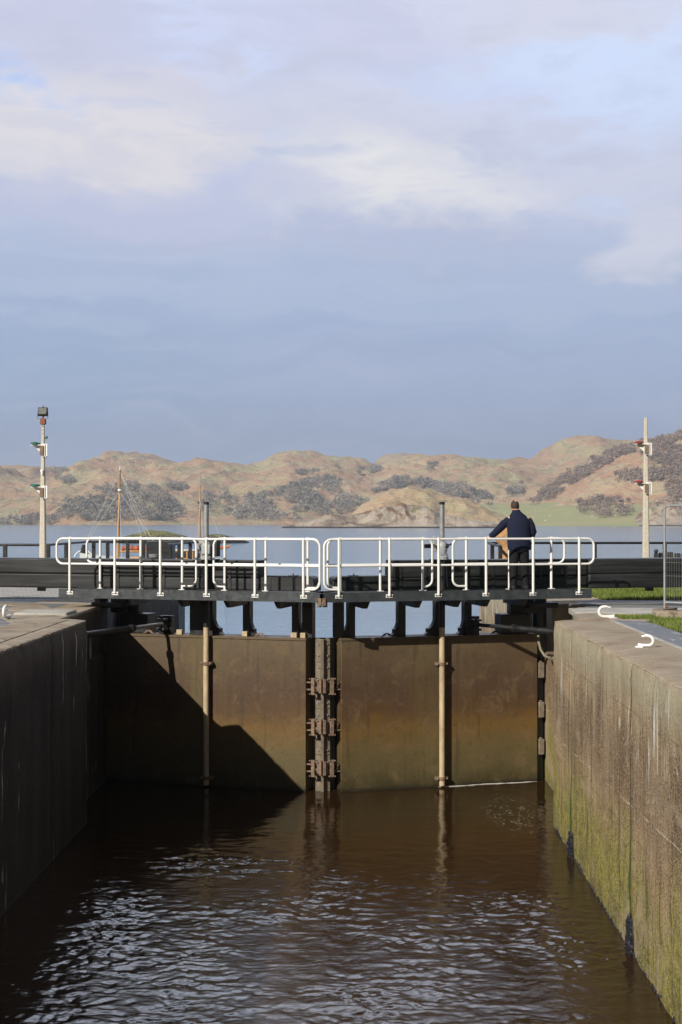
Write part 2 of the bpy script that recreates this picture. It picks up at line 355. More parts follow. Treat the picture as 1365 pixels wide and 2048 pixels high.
@mat('slate_setts')
def _(g):
    p = g.pos(); br = g.n('TexBrick'); g.put(br.inputs['Vector'], p); br.inputs['Scale'].default_value = 1.0
    br.inputs['Brick Width'].default_value = .17; br.inputs['Row Height'].default_value = .10; br.inputs['Mortar Size'].default_value = .008
    br.inputs['Color1'].default_value = (.115, .125, .135, 1); br.inputs['Color2'].default_value = (.15, .155, .16, 1); br.inputs['Mortar'].default_value = (.05, .05, .05, 1)
    v = g.noise(g.sc(p, (7, 22, 7)), 1, 3, .6); wv = g.noise(p, .8, 3)
    c = g.mix(g.m('MULTIPLY', g.st(v, .58, .64), g.st(wv, .36, .48)), br.outputs[0], (.55, .55, .53))
    g.out(c, .6, 0, g.bump(br.outputs[1], .006, -1), .4)
@mat('soil')
def _(g):
    p = g.pos(); n = g.noise(p, 3, 6, .7); n2 = g.noise(p, 35, 3)
    c = g.ramp(n, [(.35, (.040, .060, .012)), (.6, (.075, .105, .022)), (.75, (.12, .11, .05))])
    g.out(c, .95, 0, g.bump(n2, .02), .1)
@mat('grass_blade')
def _(g):
    p = g.pos(); n = g.noise(p, .9, 4, .7); n2 = g.noise(p, 37, 2)
    c = g.mix(g.st(n, .35, .65), (.105, .155, .022), (.175, .215, .05))
    c = g.mix(g.m('MULTIPLY', g.st(n2, .58, .7), .8), c, (.32, .28, .12))
    g.out(c, .6, 0, None, .2)
@mat('gate_skin')
def _(g):
    p = g.pos(); x, y, z = g.sep(p)
    s1 = g.noise(g.sc(p, (1.6, 1.6, .12)), 1, 5, .6); nA = g.noise(p, 1.3, 5, .65); nB = g.noise(p, 9, 5, .7); nC = g.noise(p, 60, 2)
    zz = g.m('ADD', z, g.m('MULTIPLY', g.m('SUBTRACT', nA, .5), .9))
    k = g.m('DIVIDE', zz, 3.2)
    c = g.ramp(k, [(0, (.046, .037, .014)), (.12, (.088, .068, .026)), (.26, (.110, .078, .028)), (.37, (.135, .075, .019)), (.48, (.084, .045, .017)), (.62, (.074, .042, .022)), (.92, (.110, .078, .043))])
    c = g.mix(g.m('MULTIPLY', g.st(s1, .50, .68), .55), c, (.120, .095, .035))
    c = g.mix(g.m('MULTIPLY', g.st(g.noise(p, 2.6, 6, .75, .6), .52, .66), .6), c, (.15, .095, .045)); c = g.mix(g.m('MULTIPLY', g.st(g.noise(g.sc(p, (9, 9, .5)), 1, 4, .6), .58, .68), .4), c, (.035, .024, .015)); c = g.mix(g.m('MULTIPLY', g.st(nB, .55, .75), .45), c, (.16, .10, .05))
    c = g.mix(g.m('MULTIPLY', g.st(nB, .45, .28), .5), c, (.035, .026, .017))
    # scratches from hulls above the water line
    sv = g.noise(g.sc(p, (1.6, 1.6, 34)), 1, 3, .6, .5); sm = g.noise(g.sc(p, (.8, .8, 1.5)), 1, 2)
    f = g.m('MULTIPLY', g.m('MULTIPLY', g.st(sv, .66, .72), g.st(sm, .48, .6)), g.m('MULTIPLY', g.st(z, 1.25, .9), g.st(z, .25, .5)))
    c = g.mix(g.m('MULTIPLY', f, .45), c, (.24, .21, .15))
    c = g.mix(g.m('MULTIPLY', g.st(g.m('ADD', z, g.m('MULTIPLY', nB, .08)), .14, .04), .8), c, (.016, .014, .008))
    g.out(c, g.st(nA, .3, .7, .5, .75), 0, g.bump(g.m('ADD', nB, nC), .006, .7), .35)
@mat('beam_timber')
def _(g):
    p = g.pos(); s1 = g.noise(g.sc(p, (.5, .5, 9)), 1, 5, .65, .2); nA = g.noise(p, 1.2, 4); nB = g.noise(p, 22, 4, .7)
    c = g.mix(g.st(s1, .4, .68), (.012, .013, .013), (.034, .036, .036))
    c = g.mix(g.m('MULTIPLY', g.st(nB, .62, .78), g.st(nA, .45, .6)), c, (.08, .075, .065))
    g.out(c, g.st(nA, .3, .7, .38, .6), 0, g.bump(g.m('ADD', s1, g.m('MULTIPLY', nB, .2)), .006, .8), .4)

@mat('lock_water')
def _(g):
    p = g.pos(); x, y, z = g.sep(p)
    w2 = g.noise(g.sc(p, (12, 19, 1)), 1, 4, .6, .8); w0 = g.noise(g.sc(p, (.9, 2.2, 1)), 1, 2, .5, .3)
    h = g.m('ADD', g.m('MULTIPLY', w0, .012), g.m('MULTIPLY', w2, g.st(y, 25, 18, .0014, .0035)))
    sx = g.m('SUBTRACT', x, 2.75); sy = g.m('SUBTRACT', y, 25.9)
    rr = g.m('SQRT', g.m('ADD', g.m('MULTIPLY', sx, sx), g.m('MULTIPLY', g.m('MULTIPLY', sy, sy), .12)))
    fo = g.noise(g.va(g.sc(p, (2.6, 1.2, 1)), (1, 2, 0)), 1, 3, .5, 1.8)
    fl = g.m('MULTIPLY', g.m('SUBTRACT', 1, g.st(g.m('ABSOLUTE', g.m('SUBTRACT', fo, .5)), .004, .018)), g.m('MULTIPLY', g.st(rr, .8, .2), g.st(g.noise(p, 3, 3), .38, .5)))
    c = g.mix(g.m('MULTIPLY', fl, .6), (.026, .013, .0046), (.36, .33, .27))
    g.out(c, .02, 0, g.bump(h, 1.0, 1.0), .5, IOR=1.333)
@mat('sea_water')
def _(g):
    p = g.pos(); w1 = g.noise(g.sc(p, (.55, 1.5, 1)), 1, 4, .6, .4); w2 = g.noise(g.sc(p, (.02, .05, 1)), 1, 3)
    w3 = g.noise(g.sc(p, (1.6, 5, 1)), 1, 3, .6, .4)
    h = g.m('ADD', g.m('MULTIPLY', w1, .10), g.m('MULTIPLY', w3, .028))
    c = g.mix(g.st(w2, .35, .65), (.13, .27, .42), (.17, .32, .48))
    g.out(c, .12, 0, g.bump(h, 1.0, .8), .5, IOR=1.333)

def hillmat(name, greens=.5, trees=.45, rock=.35, rus=.7, sc_=1.0):
    m = bpy.data.materials.new(name); m.use_nodes = True; g = G(m.node_tree); M[name] = m
    p = g.sc(g.pos(), (sc_, sc_*.6, sc_*2.4)); n1 = g.noise(p, .006, 6, .6, .4); n2 = g.noise(p, .022, 6, .65, .5); n3 = g.noise(p, .075, 6, .75, .4); n4 = g.noise(p, .30, 3, .7)
    n5 = g.noise(g.va(p, (400, 90, 7)), .035, 6, .7, .6)
    c = g.mix(g.st(n1, .4, .6), (.62, .49, .30), (.53, .46, .26))
    c = g.mix(g.m('MULTIPLY', g.st(g.m('ADD', n2, g.m('MULTIPLY', n3, .25)), .56, .68), rus), c, (.60, .35, .22))
    c = g.mix(g.m('MULTIPLY', g.st(n2, .45, .36), greens), c, (.44, .42, .23))
    c = g.mix(g.m('MULTIPLY', g.st(n5, .53, .62), .55), c, (.28, .21, .17))
    c = g.mix(g.m('MULTIPLY', g.st(n3, .55, .66), .45), c, (.30, .21, .16))
    c = g.mix(g.m('MULTIPLY', g.st(n3, .43, .33), rock), c, (.62, .56, .48))
    c = g.mix(g.m('MULTIPLY', g.st(n4, .58, .68), trees), c, (.22, .18, .15))
    g.out(c, .9, 0, g.bump(g.m('ADD', n3, g.m('MULTIPLY', n4, .5)), 5.0/sc_, 1), .1)
hillmat('hill_main'); hillmat('hill_right', .35, .5, .3, .9, 1.4); hillmat('hill_dome', .6, .25, .2, .4, 2.2)
hillmat('hill_field', 1, .05, .05, .1, 1)
@mat('field_grass')
def _(g):
    p = g.pos(); n = g.noise(g.sc(p, (.012, .03, .03)), 1, 6, .65, .4); n2 = g.noise(p, .12, 4, .7)
    c = g.ramp(n, [(.34, (.50, .40, .24)), (.46, (.42, .41, .19)), (.58, (.37, .39, .17)), (.70, (.50, .44, .26))])
    c = g.mix(g.m('MULTIPLY', g.st(n2, .55, .7), .4), c, (.15, .13, .06))
    g.out(c, .9, 0, None, .15)
@mat('rock_point')
def _(g):
    p = g.pos(); x, y, z = g.sep(p); n1 = g.noise(g.sc(p, (.05, .05, .12)), 1, 6, .7, .6); n2 = g.noise(p, .5, 5, .7); n3 = g.noise(p, .14, 4)
    c = g.ramp(n1, [(.36, (.16, .125, .09)), (.46, (.40, .32, .25)), (.56, (.54, .46, .37)), (.7, (.36, .32, .27))])
    c = g.mix(g.m('MULTIPLY', g.st(n3, .5, .62), g.st(z, 3, 10)), c, (.26, .15, .075))
    c = g.mix(g.m('MULTIPLY', g.st(n3, .46, .36), g.st(z, 6, 14)), c, (.24, .22, .09))
    c = g.mix(g.st(z, 1.1, .3), c, (.035, .032, .028))
    g.out(c, .9, 0, g.bump(g.m('ADD', n1, g.m('MULTIPLY', n2, .3)), 4.0, 1), .15)
@mat('islet_ground')
def _(g):
    p = g.pos(); x, y, z = g.sep(p); n1 = g.noise(p, .5, 6, .7); n2 = g.noise(p, 2.0, 4, .7)
    zz = g.m('ADD', z, g.m('MULTIPLY', g.m('SUBTRACT', n1, .5), 3))
    rock = g.ramp(n2, [(.36, (.045, .042, .036)), (.52, (.13, .12, .10)), (.68, (.30, .28, .24))])
    gr = g.ramp(n1, [(.36, (.17, .17, .06)), (.5, (.27, .28, .10)), (.64, (.36, .31, .17))])
    c = g.mix(g.st(zz, .9, 2.0), rock, gr); c = g.mix(g.m('MULTIPLY', g.st(n2, .56, .64), .75), c, (.42, .40, .34)); c = g.mix(g.m('MULTIPLY', g.st(n2, .42, .34), .8), c, (.07, .07, .04))
    c = g.mix(g.st(z, .7, .2), c, (.02, .02, .018))
    g.out(c, .9, 0, g.bump(g.m('ADD', n1, g.m('MULTIPLY', n2, .5)), .8, 1), .15)
simple('bare_trees', (.29, .27, .24), .95, 0, .45, .05, 0, .05)
simple('bare_trees_brown', (.30, .23, .185), .95, 0, .35, .05, 0, .05)
# ------------------------------------------------------------ water
def subgrid(x0, x1, y0, y1, z, nx, ny):
    m = MB(); vs = [(x0+(x1-x0)*i/nx, y0+(y1-y0)*j/ny, z) for j in range(ny+1) for i in range(nx+1)]
    m.add(vs, [(j*(nx+1)+i, j*(nx+1)+i+1, (j+1)*(nx+1)+i+1, (j+1)*(nx+1)+i) for j in range(ny) for i in range(nx)]); return m
MX, MY = -.83, 27.9
CS, SN = math.cos(R(17)), math.sin(R(17))
def L(sg, a, b, z): return Vector((MX+sg*(a*CS+b*SN), MY+a*SN-b*CS, z))
def A(px, b, sg):
    d_ = ray(px, 1100); k = d_.x/d_.y
    return (k*(MY-b*CS)-MX-sg*b*SN)/(sg*CS-k*SN)
def wave(x, y):
    big = noise.noise(Vector((x*.35, y*.3, 3)))
    def ss(v, a, b): t = min(1, max(0, (v-a)/(b-a))); return t*t*(3-2*t)
    ruf = ss(y+big*3.5, 25.2, 18.8)*ss(x+big*1.2, 3.5, 2.0)*ss(x-big*1.0, -5.2, -3.8)
    g2 = .22+1.5*max(0, .32+noise.noise(Vector((x*.7, y*.6, 8)))+.4*noise.noise(Vector((x*1.7, y*1.9, 2))))
    wx = x+.16*noise.noise(Vector((x*2.1, y*2.1, 5))); wy = y+.16*noise.noise(Vector((x*2.1, y*2.1, 9)))
    a1 = noise.noise(Vector((wx*2.9, wy*4.8, 1))); a2 = noise.noise(Vector((wx*7.2, wy*11, 2))); a3 = noise.noise(Vector((wx*13, wy*19, 3)))
    return (.0030*a1+.0013*a2+.0005*a3)+ruf*g2*(.0165*a1+.0075*(1-2*abs(a2))+.0095*a2+.0042*a3)
m = MB(); xs = [-5.6+.026*i for i in range(377)]; ys = [2+.6*j for j in range(20)]+[14+.028*j for j in range(304)]+[22.5+.045*j for j in range(1, 161)]
m.add([(x, y, wave(x, y) if y > 13.9 else 0) for y in ys for x in xs], [(j*377+i, j*377+i+1, (j+1)*377+i+1, (j+1)*377+i) for j in range(len(ys)-1) for i in range(376)])
m.build('lock_water', 'lock_water', sharp=180, kind='structure')
m = MB(); m.add([(-6000, 27, -.3), (6000, 27, -.3), (6000, 9000, -.3), (-6000, 9000, -.3)], [(0, 1, 2, 3)])
m.build('sea', 'sea_water', smooth=False, kind='structure')
# ------------------------------------------------------------ hills
def H(yr, Y): return CZ+(1040-yr)/F*Y
TERR = []
def rng(name, mt, Yr, Yf, Yb, prof, amp, step, seed, pxe, shape=1.0, crag=.15, nsc=60.):
    x0 = P(pxe[0], 1040, Yr).x; x1 = P(pxe[1], 1040, Yr).x
    nx = int((x1-x0)/step); ny = int((Yb-Yf)/(step*1.6)); vs = []
    def k2(x): return 730+F*x/Yr
    for j in range(ny+1):
        y = Yf+(Yb-Yf)*j/ny
        for i in range(nx+1):
            x = x0+(x1-x0)*i/nx
            hr = H(interp(prof, k2(x)), Yr)
            if y < Yr: t = (y-Yf)/(Yr-Yf); s_ = (t*t*(3-2*t))**shape
            else: t = 1; s_ = max(0, 1-((y-Yr)/(Yb-Yr))**2*1.05)
            q_ = Vector((x/nsc+seed, y/nsc, seed*.7))
            nz = noise.fractal(q_, .9, 2.1, 6)
            rd = 1-abs(noise.noise(q_*.6))*2
            win = (math.sin(math.pi*min(max(t, 0), 1)) if y < Yr else 0)
            h = (hr+1)*s_-1.2+(nz*amp+rd*amp*.5)*win*min(1, max(hr, 0)/40+.2)+nz*amp*crag*min(1, max(0, hr)/15)*(1 if s_ > .5 else s_*2)
            if s_ < .02: h = min(h, -.8)
            vs.append((x, y, h))
    m = MB(); m.add(vs, [(j*(nx+1)+i, j*(nx+1)+i+1, (j+1)*(nx+1)+i+1, (j+1)*(nx+1)+i) for j in range(ny) for i in range(nx)])
    o = m.build(name, mt, sharp=180, kind='structure')
    TERR.append(BVHTree.FromPolygons([tuple(v) for v in m.v], m.f)); return o
main = [(-120, 950), (-30, 948), (20, 943), (60, 937), (115, 934), (140, 947), (158, 953), (182, 951), (210, 940), (235, 925), (255, 908), (272, 905), (285, 910), (310, 911), (335, 920), (372, 931), (400, 929), (430, 930), (470, 932), (520, 935), (540, 928), (570, 913), (600, 906), (625, 907), (660, 914), (690, 920), (715, 927), (745, 934), (760, 930), (790, 922), (830, 917), (860, 921), (890, 924), (930, 922), (960, 926), (1000, 924), (1050, 921), (1066, 914), (1085, 896), (1120, 880), (1140, 878), (1165, 882), (1200, 884), (1240, 888), (1270, 892), (1320, 900), (1400, 905), (1500, 915)]
rng('hills', 'hill_main', 2650, 1590, 2950, main, 19, 3.6, 3.3, (-90, 1460), .8, .14, 105.)
rng('far_hill', 'hill_main', 3800, 3300, 4100, [(700, 960), (742, 933), (758, 915), (775, 906), (800, 907), (825, 911), (850, 915), (880, 925), (930, 950)], 14, 9, 8.1, (690, 940), .8, .25, 90.)
rng('wooded_hill', 'hill_right', 1850, 1480, 2150, [(1010, 1040), (1050, 1005), (1085, 985), (1120, 962), (1160, 938), (1200, 916), (1240, 900), (1280, 886), (1310, 875), (1345, 868), (1380, 862), (1500, 850)], 16, 3.2, 5.5, (1000, 1480), .62, .12, 90.)
rng('meadow', 'field_grass', 1700, 1335, 1900, [(860, 1030), (900, 1012), (980, 1007), (1100, 1005), (1300, 1004), (1460, 1002)], 1.6, 4, 2.2, (850, 1460), .55, .1, 60.)
rng('wooded_knoll', 'hill_main', 1800, 1580, 1980, [(80, 1045), (120, 1020), (160, 998), (200, 982), (250, 976), (300, 982), (340, 1000), (370, 1025), (400, 1045)], 8, 3.4, 4.2, (70, 410), .7, .1, 60.)
rng('grassy_dome', 'hill_dome', 1130, 1040, 1230, [(660, 1050), (700, 1032), (730, 1010), (760, 992), (790, 981), (820, 978), (850, 981), (880, 990), (910, 998), (950, 1008), (985, 1022), (1030, 1046)], 6, 1.5, 6.6, (650, 1040), .6, .3, 26.)
rng('rocky_point', 'rock_point', 1025, 1000, 1075, [(560, 1058), (572, 1052), (600, 1046), (640, 1038), (680, 1031), (720, 1026), (750, 1016), (790, 1010), (840, 1013), (870, 1022), (905, 1031), (940, 1040), (985, 1046), (1030, 1056)], 6, .85, 9.1, (555, 1040), .45, .4, 15.)
rng('rock_outcrop', 'rock_point', 1400, 1340, 1450, [(1240, 1052), (1270, 1035), (1295, 1005), (1320, 998), (1350, 1003), (1400, 1000), (1460, 1010)], 8, 1.6, 7.7, (1240, 1460), .45, .4, 20.)
rng('islet', 'islet_ground', 352, 340, 366, [(218, 1086), (228, 1079), (250, 1071), (275, 1065), (300, 1060), (330, 1061), (360, 1068), (385, 1075), (400, 1073), (420, 1068), (440, 1067), (465, 1072), (490, 1080), (505, 1087)], 1.6, .2, 4.9, (215, 510), .5, .45, 3.2)

# ------------------------------------------------------------ woods on the hills
rnd = random.Random(5)
def inpoly(x, y, pl):
    r_ = False; j = len(pl)-1
    for i in range(len(pl)):
        if (pl[i][1] > y) != (pl[j][1] > y) and x < (pl[j][0]-pl[i][0])*(y-pl[i][1])/(pl[j][1]-pl[i][1])+pl[i][0]: r_ = not r_
        j = i
    return r_
def hit(px, py):
    d_ = ray(px, py).normalized(); best = None
    for t in TERR:
        h, nn, i, dist = t.ray_cast(Vector((0, 0, CZ)), d_)
        if h is not None and (best is None or dist < best[1]): best = (h, dist)
    return best
def tree_into(m, b, h, n=34):
    w_ = h*rnd.uniform(.38, .52)
    m.tube([b, b+Vector((0, 0, h*.55))], [h*.03, h*.012], 4, cap=False)
    for _ in range(n):
        # a twig cluster somewhere in the crown
        th = rnd.uniform(0, 6.28); u = rnd.random()**.45; ph = math.acos(rnd.uniform(-.75, 1))
        c = b+Vector((math.cos(th)*math.sin(ph)*w_*u, math.sin(th)*math.sin(ph)*w_*u, h*.60+math.cos(ph)*h*.38*u))
        s_ = h*rnd.uniform(.05, .12)
        a = Vector((rnd.uniform(-1, 1), rnd.uniform(-1, 1), rnd.uniform(-.3, 1.2))).normalized()*s_*1.3
        e = Vector((rnd.uniform(-1, 1), rnd.uniform(-1, 1), rnd.uniform(-1, 1))).normalized()*s_
        m.add([c-a, c+e, c+a, c-e], [(0, 1, 2, 3)])
def wood(polys, label, mt, hmin=5, hmax=10, name='woodland', dmin=1400):
    m = MB()
    for pl, cnt in polys:
        xs = [p[0] for p in pl]; ys = [p[1] for p in pl]; k = 0; tr = 0
        cnt = int(cnt*1.6)
        while k < cnt and tr < cnt*30:
            tr += 1; x = rnd.uniform(min(xs), max(xs)); y = rnd.uniform(min(ys), max(ys))
            if not inpoly(x, y, pl): continue
            if noise.noise(Vector((x*.035, y*.08, 1.5))) < -.33: continue
            h = hit(x, y)
            if not h or h[1] < dmin: continue
            tree_into(m, h[0]-Vector((0, 0, .3)), rnd.uniform(hmin, hmax)); k += 1
    return m.build(name, mt, smooth=False, kind='stuff', label=label, category='woodland')
wood([([(105, 1040), (120, 1010), (190, 980), (240, 962), (300, 972), (340, 990), (372, 1025), (365, 1040), (250, 1044)], 420),
      ([(100, 945), (130, 938), (150, 965), (140, 975), (110, 960)], 36), ([(0, 1052), (0, 1036), (110, 1038), (110, 1052)], 60), ([(330, 972), (375, 972), (375, 982), (330, 982)], 26)],
     'dark bare wood covering the knoll above the far shore on the left', 'bare_trees')
wood([([(395, 1020), (410, 985), (440, 990), (480, 1000), (540, 985), (600, 965), (640, 955), (680, 962), (680, 980), (730, 990), (740, 1005), (690, 1030), (600, 1042), (500, 1044), (440, 1035)], 560),
      ([(740, 990), (770, 965), (810, 955), (860, 965), (930, 975), (985, 995), (990, 1010), (900, 1005), (800, 990)], 260), ([(715, 940), (760, 936), (760, 946), (715, 950)], 30), ([(590, 945), (640, 943), (640, 952), (590, 953)], 24),
      ([(1010, 972), (1045, 965), (1050, 990), (1015, 995)], 26), ([(855, 930), (875, 928), (875, 942), (855, 942)], 14), ([(1000, 1030), (960, 1000), (930, 990), (905, 985), (880, 985), (900, 1000)], 10)],
     'grey wood spread along the foot of the central hills', 'bare_trees')
wood([([(1060, 1010), (1090, 980), (1130, 955), (1180, 925), (1240, 898), (1290, 886), (1300, 896), (1240, 915), (1190, 945), (1140, 975), (1100, 1005)], 330),
      ([(1285, 890), (1365, 870), (1365, 935), (1310, 930), (1280, 910)], 190), ([(1220, 950), (1365, 935), (1365, 975), (1300, 965), (1230, 972)], 130),
      ([(1155, 1010), (1200, 1000), (1260, 1005), (1270, 1030), (1200, 1038), (1160, 1028)], 80), ([(1330, 975), (1365, 970), (1365, 1010), (1335, 1000)], 24), ([(880, 1008), (915, 1006), (920, 1032), (885, 1030)], 40)],
     'brown bare wood climbing the steep hillside on the right', 'bare_trees_brown', 5, 10)
# pale boulders lying about the meadow and the lower slope
for i in range(26):
    x = rnd.uniform(900, 1280); y = rnd.uniform(1008, 1045)
    h = hit(x, y)
    if not h or h[1] < 1250: continue
    m = MB(); r_ = rnd.uniform(.6, 1.3); m.ball(h[0]+Vector((0, 0, r_*.3)), (r_*1.3, r_, r_*.7), 7, 5)
    for v in m.v: v += Vector((rnd.uniform(-.2, .2), rnd.uniform(-.2, .2), rnd.uniform(-.15, .15)))
    m.build('boulder', 'pole_concrete', org=h[0], label='small pale boulder lying on the green meadow across the water', category='boulder', group='pale boulders on the far meadow')
# ------------------------------------------------------------ land and lock walls
GZ = 3.6
m = MB()
m.box(-400, -5.42, -60, 42.8, -2, GZ-.004)       # left quay body
m.build('quay', 'quay_paving', kind='structure', smooth=False)
m = MB(); m.box(4.4, 400, -60, 41.6, -2, GZ-.004)
m.build('ground', 'soil', kind='structure', smooth=False)
m = MB(); m.box(-5.9, 4.6, -60, 1.2, -2, GZ-.01); m.build('inner_quay', 'quay_paving', kind='structure', smooth=False)
def wallblock(m, x0, x1, y0, y1, z0, z1, face, st=.10, amp=.016, rr=.05):
    """A concrete wall length seen from the lock: displaced face (x = face side) with a worn round arris."""
    sg = 1 if face == 'L' else -1           # L: land on the left, face looks to +x
    xf = x1 if face == 'L' else x0; xb = x0 if face == 'L' else x1
    prof = [(xf, z0)]
    n = int((z1-rr-z0)/st)
    for i in range(1, n+1): prof.append((xf, z0+(z1-rr-z0)*i/n))
    for i in range(1, 6):
        an = math.pi/2*i/5; prof.append((xf-sg*rr*(1-math.cos(an)), z1-rr+rr*math.sin(an)))
    k = max(3, int(abs(xf-xb)/.16))
    for i in range(1, k+1): prof.append((xf-sg*rr+(xb-(xf-sg*rr))*i/k, z1))
    ny = max(2, int((y1-y0)/st)); vs = []
    for j in range(ny+1):
        y = y0+(y1-y0)*j/ny
        e = min(y-y0, y1-y); ins = .014*max(0, 1-e/.06)
        for (x, z) in prof:
            q_ = Vector((x*1.5, y*1.5, z*1.5)); nn = noise.fractal(q_, 1, 2, 5)*amp
            ed = max(0, 1-abs(z-z1)/.25)*max(0, 1-abs(x-xf)/.3)
            ch = ed*((.5+.5*noise.noise(Vector((9, y*1.7, 0))))*.045+max(0, noise.noise(Vector((3, y*4.3, z*3))))*.05)
            vs.append((x-sg*(ins+ch+nn if z < z1-.01 else ch*.4), y, z-(ch+abs(nn)*.35 if z > z1-.2 else 0)))
    w_ = len(prof)
    m.add(vs, [(j*w_+i, j*w_+i+1, (j+1)*w_+i+1, (j+1)*w_+i) for j in range(ny) for i in range(w_-1)])
    b0 = [j for j in range(w_)]; m.f.append(tuple(len(m.v)-len(vs)+i for i in b0)); m.mi.append(0)
    m.f.append(tuple(len(m.v)-w_+i for i in b0)); m.mi.append(0)
def joined(m): return m
XL, XR = -4.9, 3.3
# right chamber wall
m = MB()
for (a, b) in ((1.2, 6.9), (6.92, 12.39), (12.41, 17.79), (17.815, 22.89), (22.91, 25.05)): wallblock(m, XR, 4.26, a, b, -1.5, GZ, 'R')
m.box(XR+.06, 4.2, 1.2, 25.0, -1.5, GZ-.12)
wr = m.build('lock_wall', 'wall_concrete', sharp=50, label='sunlit streaked concrete chamber wall along the right, green near the water', category='wall')
m = MB(); m.box(4.262, 4.34, 2, 25.3, 3.3, GZ+.006)
m.build('edging', 'pale_concrete', wr)
m = MB()
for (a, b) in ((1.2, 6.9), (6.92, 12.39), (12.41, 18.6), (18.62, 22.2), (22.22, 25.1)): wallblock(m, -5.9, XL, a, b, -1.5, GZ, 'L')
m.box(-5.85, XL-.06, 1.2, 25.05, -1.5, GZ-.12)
wl = m.build('lock_wall', 'shade_dark_concrete', sharp=50, label='dark shaded concrete chamber wall with pale coping along the left', category='wall')
# gate recesses: back walls set outward
def rec(face):
    m = MB(); s = 1 if face == 'R' else -1
    xf = 3.72 if face == 'R' else -5.32
    lo = 2.62
    a, b = (xf, xf+1.2) if s > 0 else (xf-1.2, xf)
    m.box(a, b, 25.06, 29.75, -1.5, lo)
    xf2 = xf+(.55 if s > 0 else -.08); a, b = (xf2, xf2+.8) if s > 0 else (xf2-.8, xf2)
    m.box(a, b, 25.4, 29.75, lo+.001, GZ-.003)
    # return wall that closes the recess behind the wall end
    a, b = (XR+.05, xf2+.6) if s > 0 else (xf2-.6, XL-.05)
    m.box(a, b, 24.9, 25.02, -1.5, GZ-.16)
    # heel quoin and outer wall
    x0, x1 = (XR-.0, 5.0) if s > 0 else (-6.4, XL)
    return m, (x0, x1)
m, (x0, x1) = rec('R')
m.box(3.9, 5.4, 29.76, 30.9, -1.5, GZ-.002)
o = m.build('gate_recess', 'wall_concrete', bevel=.03, label='recess of the right gate leaf with a lower concrete ledge', category='wall', group='gate recesses')
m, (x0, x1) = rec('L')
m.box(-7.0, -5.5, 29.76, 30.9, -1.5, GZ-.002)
m.build('gate_recess', 'shade_dark_concrete', bevel=.03, label='dark recess of the left gate leaf at the wall end', category='wall', group='gate recesses')
# outer walls beyond the gates
m = MB(); wallblock(m, XR, 5.2, 30.95, 36.2, -1.5, GZ, 'R', .16); wallblock(m, XR, 5.2, 36.22, 41.0, -1.5, GZ, 'R', .16); m.box(XR+.08, 5.1, 31, 40.98, -1.5, GZ-.12)
m.build('outer_wall', 'wall_concrete', sharp=50, label='sunlit streaked block wall end seen beneath the walkway beyond the right gate', category='wall')
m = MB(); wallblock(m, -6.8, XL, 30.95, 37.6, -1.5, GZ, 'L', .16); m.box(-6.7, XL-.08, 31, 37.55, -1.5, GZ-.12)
m.build('outer_wall', 'shade_dark_concrete', sharp=50, label='shaded wall with white streaks seen beneath the walkway beyond the left gate', category='wall')
# quay surfaces
m = MB(); m.box(-40, -6.1, 31.75, 42.6, GZ-.1, GZ+.012); m.build('cobbled_quay', 'cobbles', kind='structure', smooth=False)
def sheet(name, mt, pts, z, th=.03, kind='structure'):
    m = MB(); m.prism([Vector((x, y, z-th)) for x, y in pts], (0, 0, th)); return m.build(name, mt, kind=kind, smooth=False, bevel=.006)
sheet('left_coping', 'coping_concrete', [(-5.93, 2), (-5.2, 2), (-5.2, 24.9), (-5.4, 25.1), (-5.6, 25.9), (-6.1, 26.6), (-7.2, 26.9), (-9.4, 26.6), (-6.6, 25.6), (-5.98, 24)], GZ+.006)
sheet('left_kerb', 'coping_concrete', [(-5.9, 27.2), (-6.0, 27.5), (-6.8, 29.6), (-9.5, 30.0), (-9.5, 29.6), (-7.2, 29.0), (-6.9, 27.4), (-6.5, 27.1)], GZ+.01)
m = MB(); m.box(-6.45, -5.46, 26.0, 26.9, GZ-.3, GZ+.05); m.build('recess_cover', 'pale_concrete', bevel=.03, kind='structure')
# right side: coping, setts, apron, asphalt, grass
m = MB(); m.prism([Vector((x, y, GZ-.03)) for x, y in [(4.342, 2), (4.88, 2), (4.88, 24.0), (4.80, 24.7), (4.342, 24.95)]], (0, 0, .034)); m.build('setts_path', 'slate_setts', kind='structure', smooth=False)
sheet('right_coping', 'coping_concrete', [(3.75, 25.0), (4.35, 24.9), (4.9, 24.7), (5.3, 24.9), (5.0, 26.2), (4.3, 26.7), (3.85, 26.4)], GZ+.012, .2)
sheet('concrete_apron', 'pale_concrete', [(3.95, 26.75), (4.3, 26.72), (5.05, 26.3), (7.0, 26.15), (16, 26.0), (16, 28.2), (7, 28.1), (4.4, 28.2), (4.0, 28.0)], GZ+.02, .1)
sheet('asphalt_path', 'quay_paving', [(4.4, 28.21), (7, 28.11), (16, 28.21), (16, 31.2), (8.2, 30.9), (5.2, 31.0), (4.5, 30.9)], GZ+.010, .05)
m = MB()
m.box(5.22, 6.4, 25.55, 25.95, GZ-.2, GZ+.11); m.build('kerb', 'coping_concrete', bevel=.02, kind='structure')
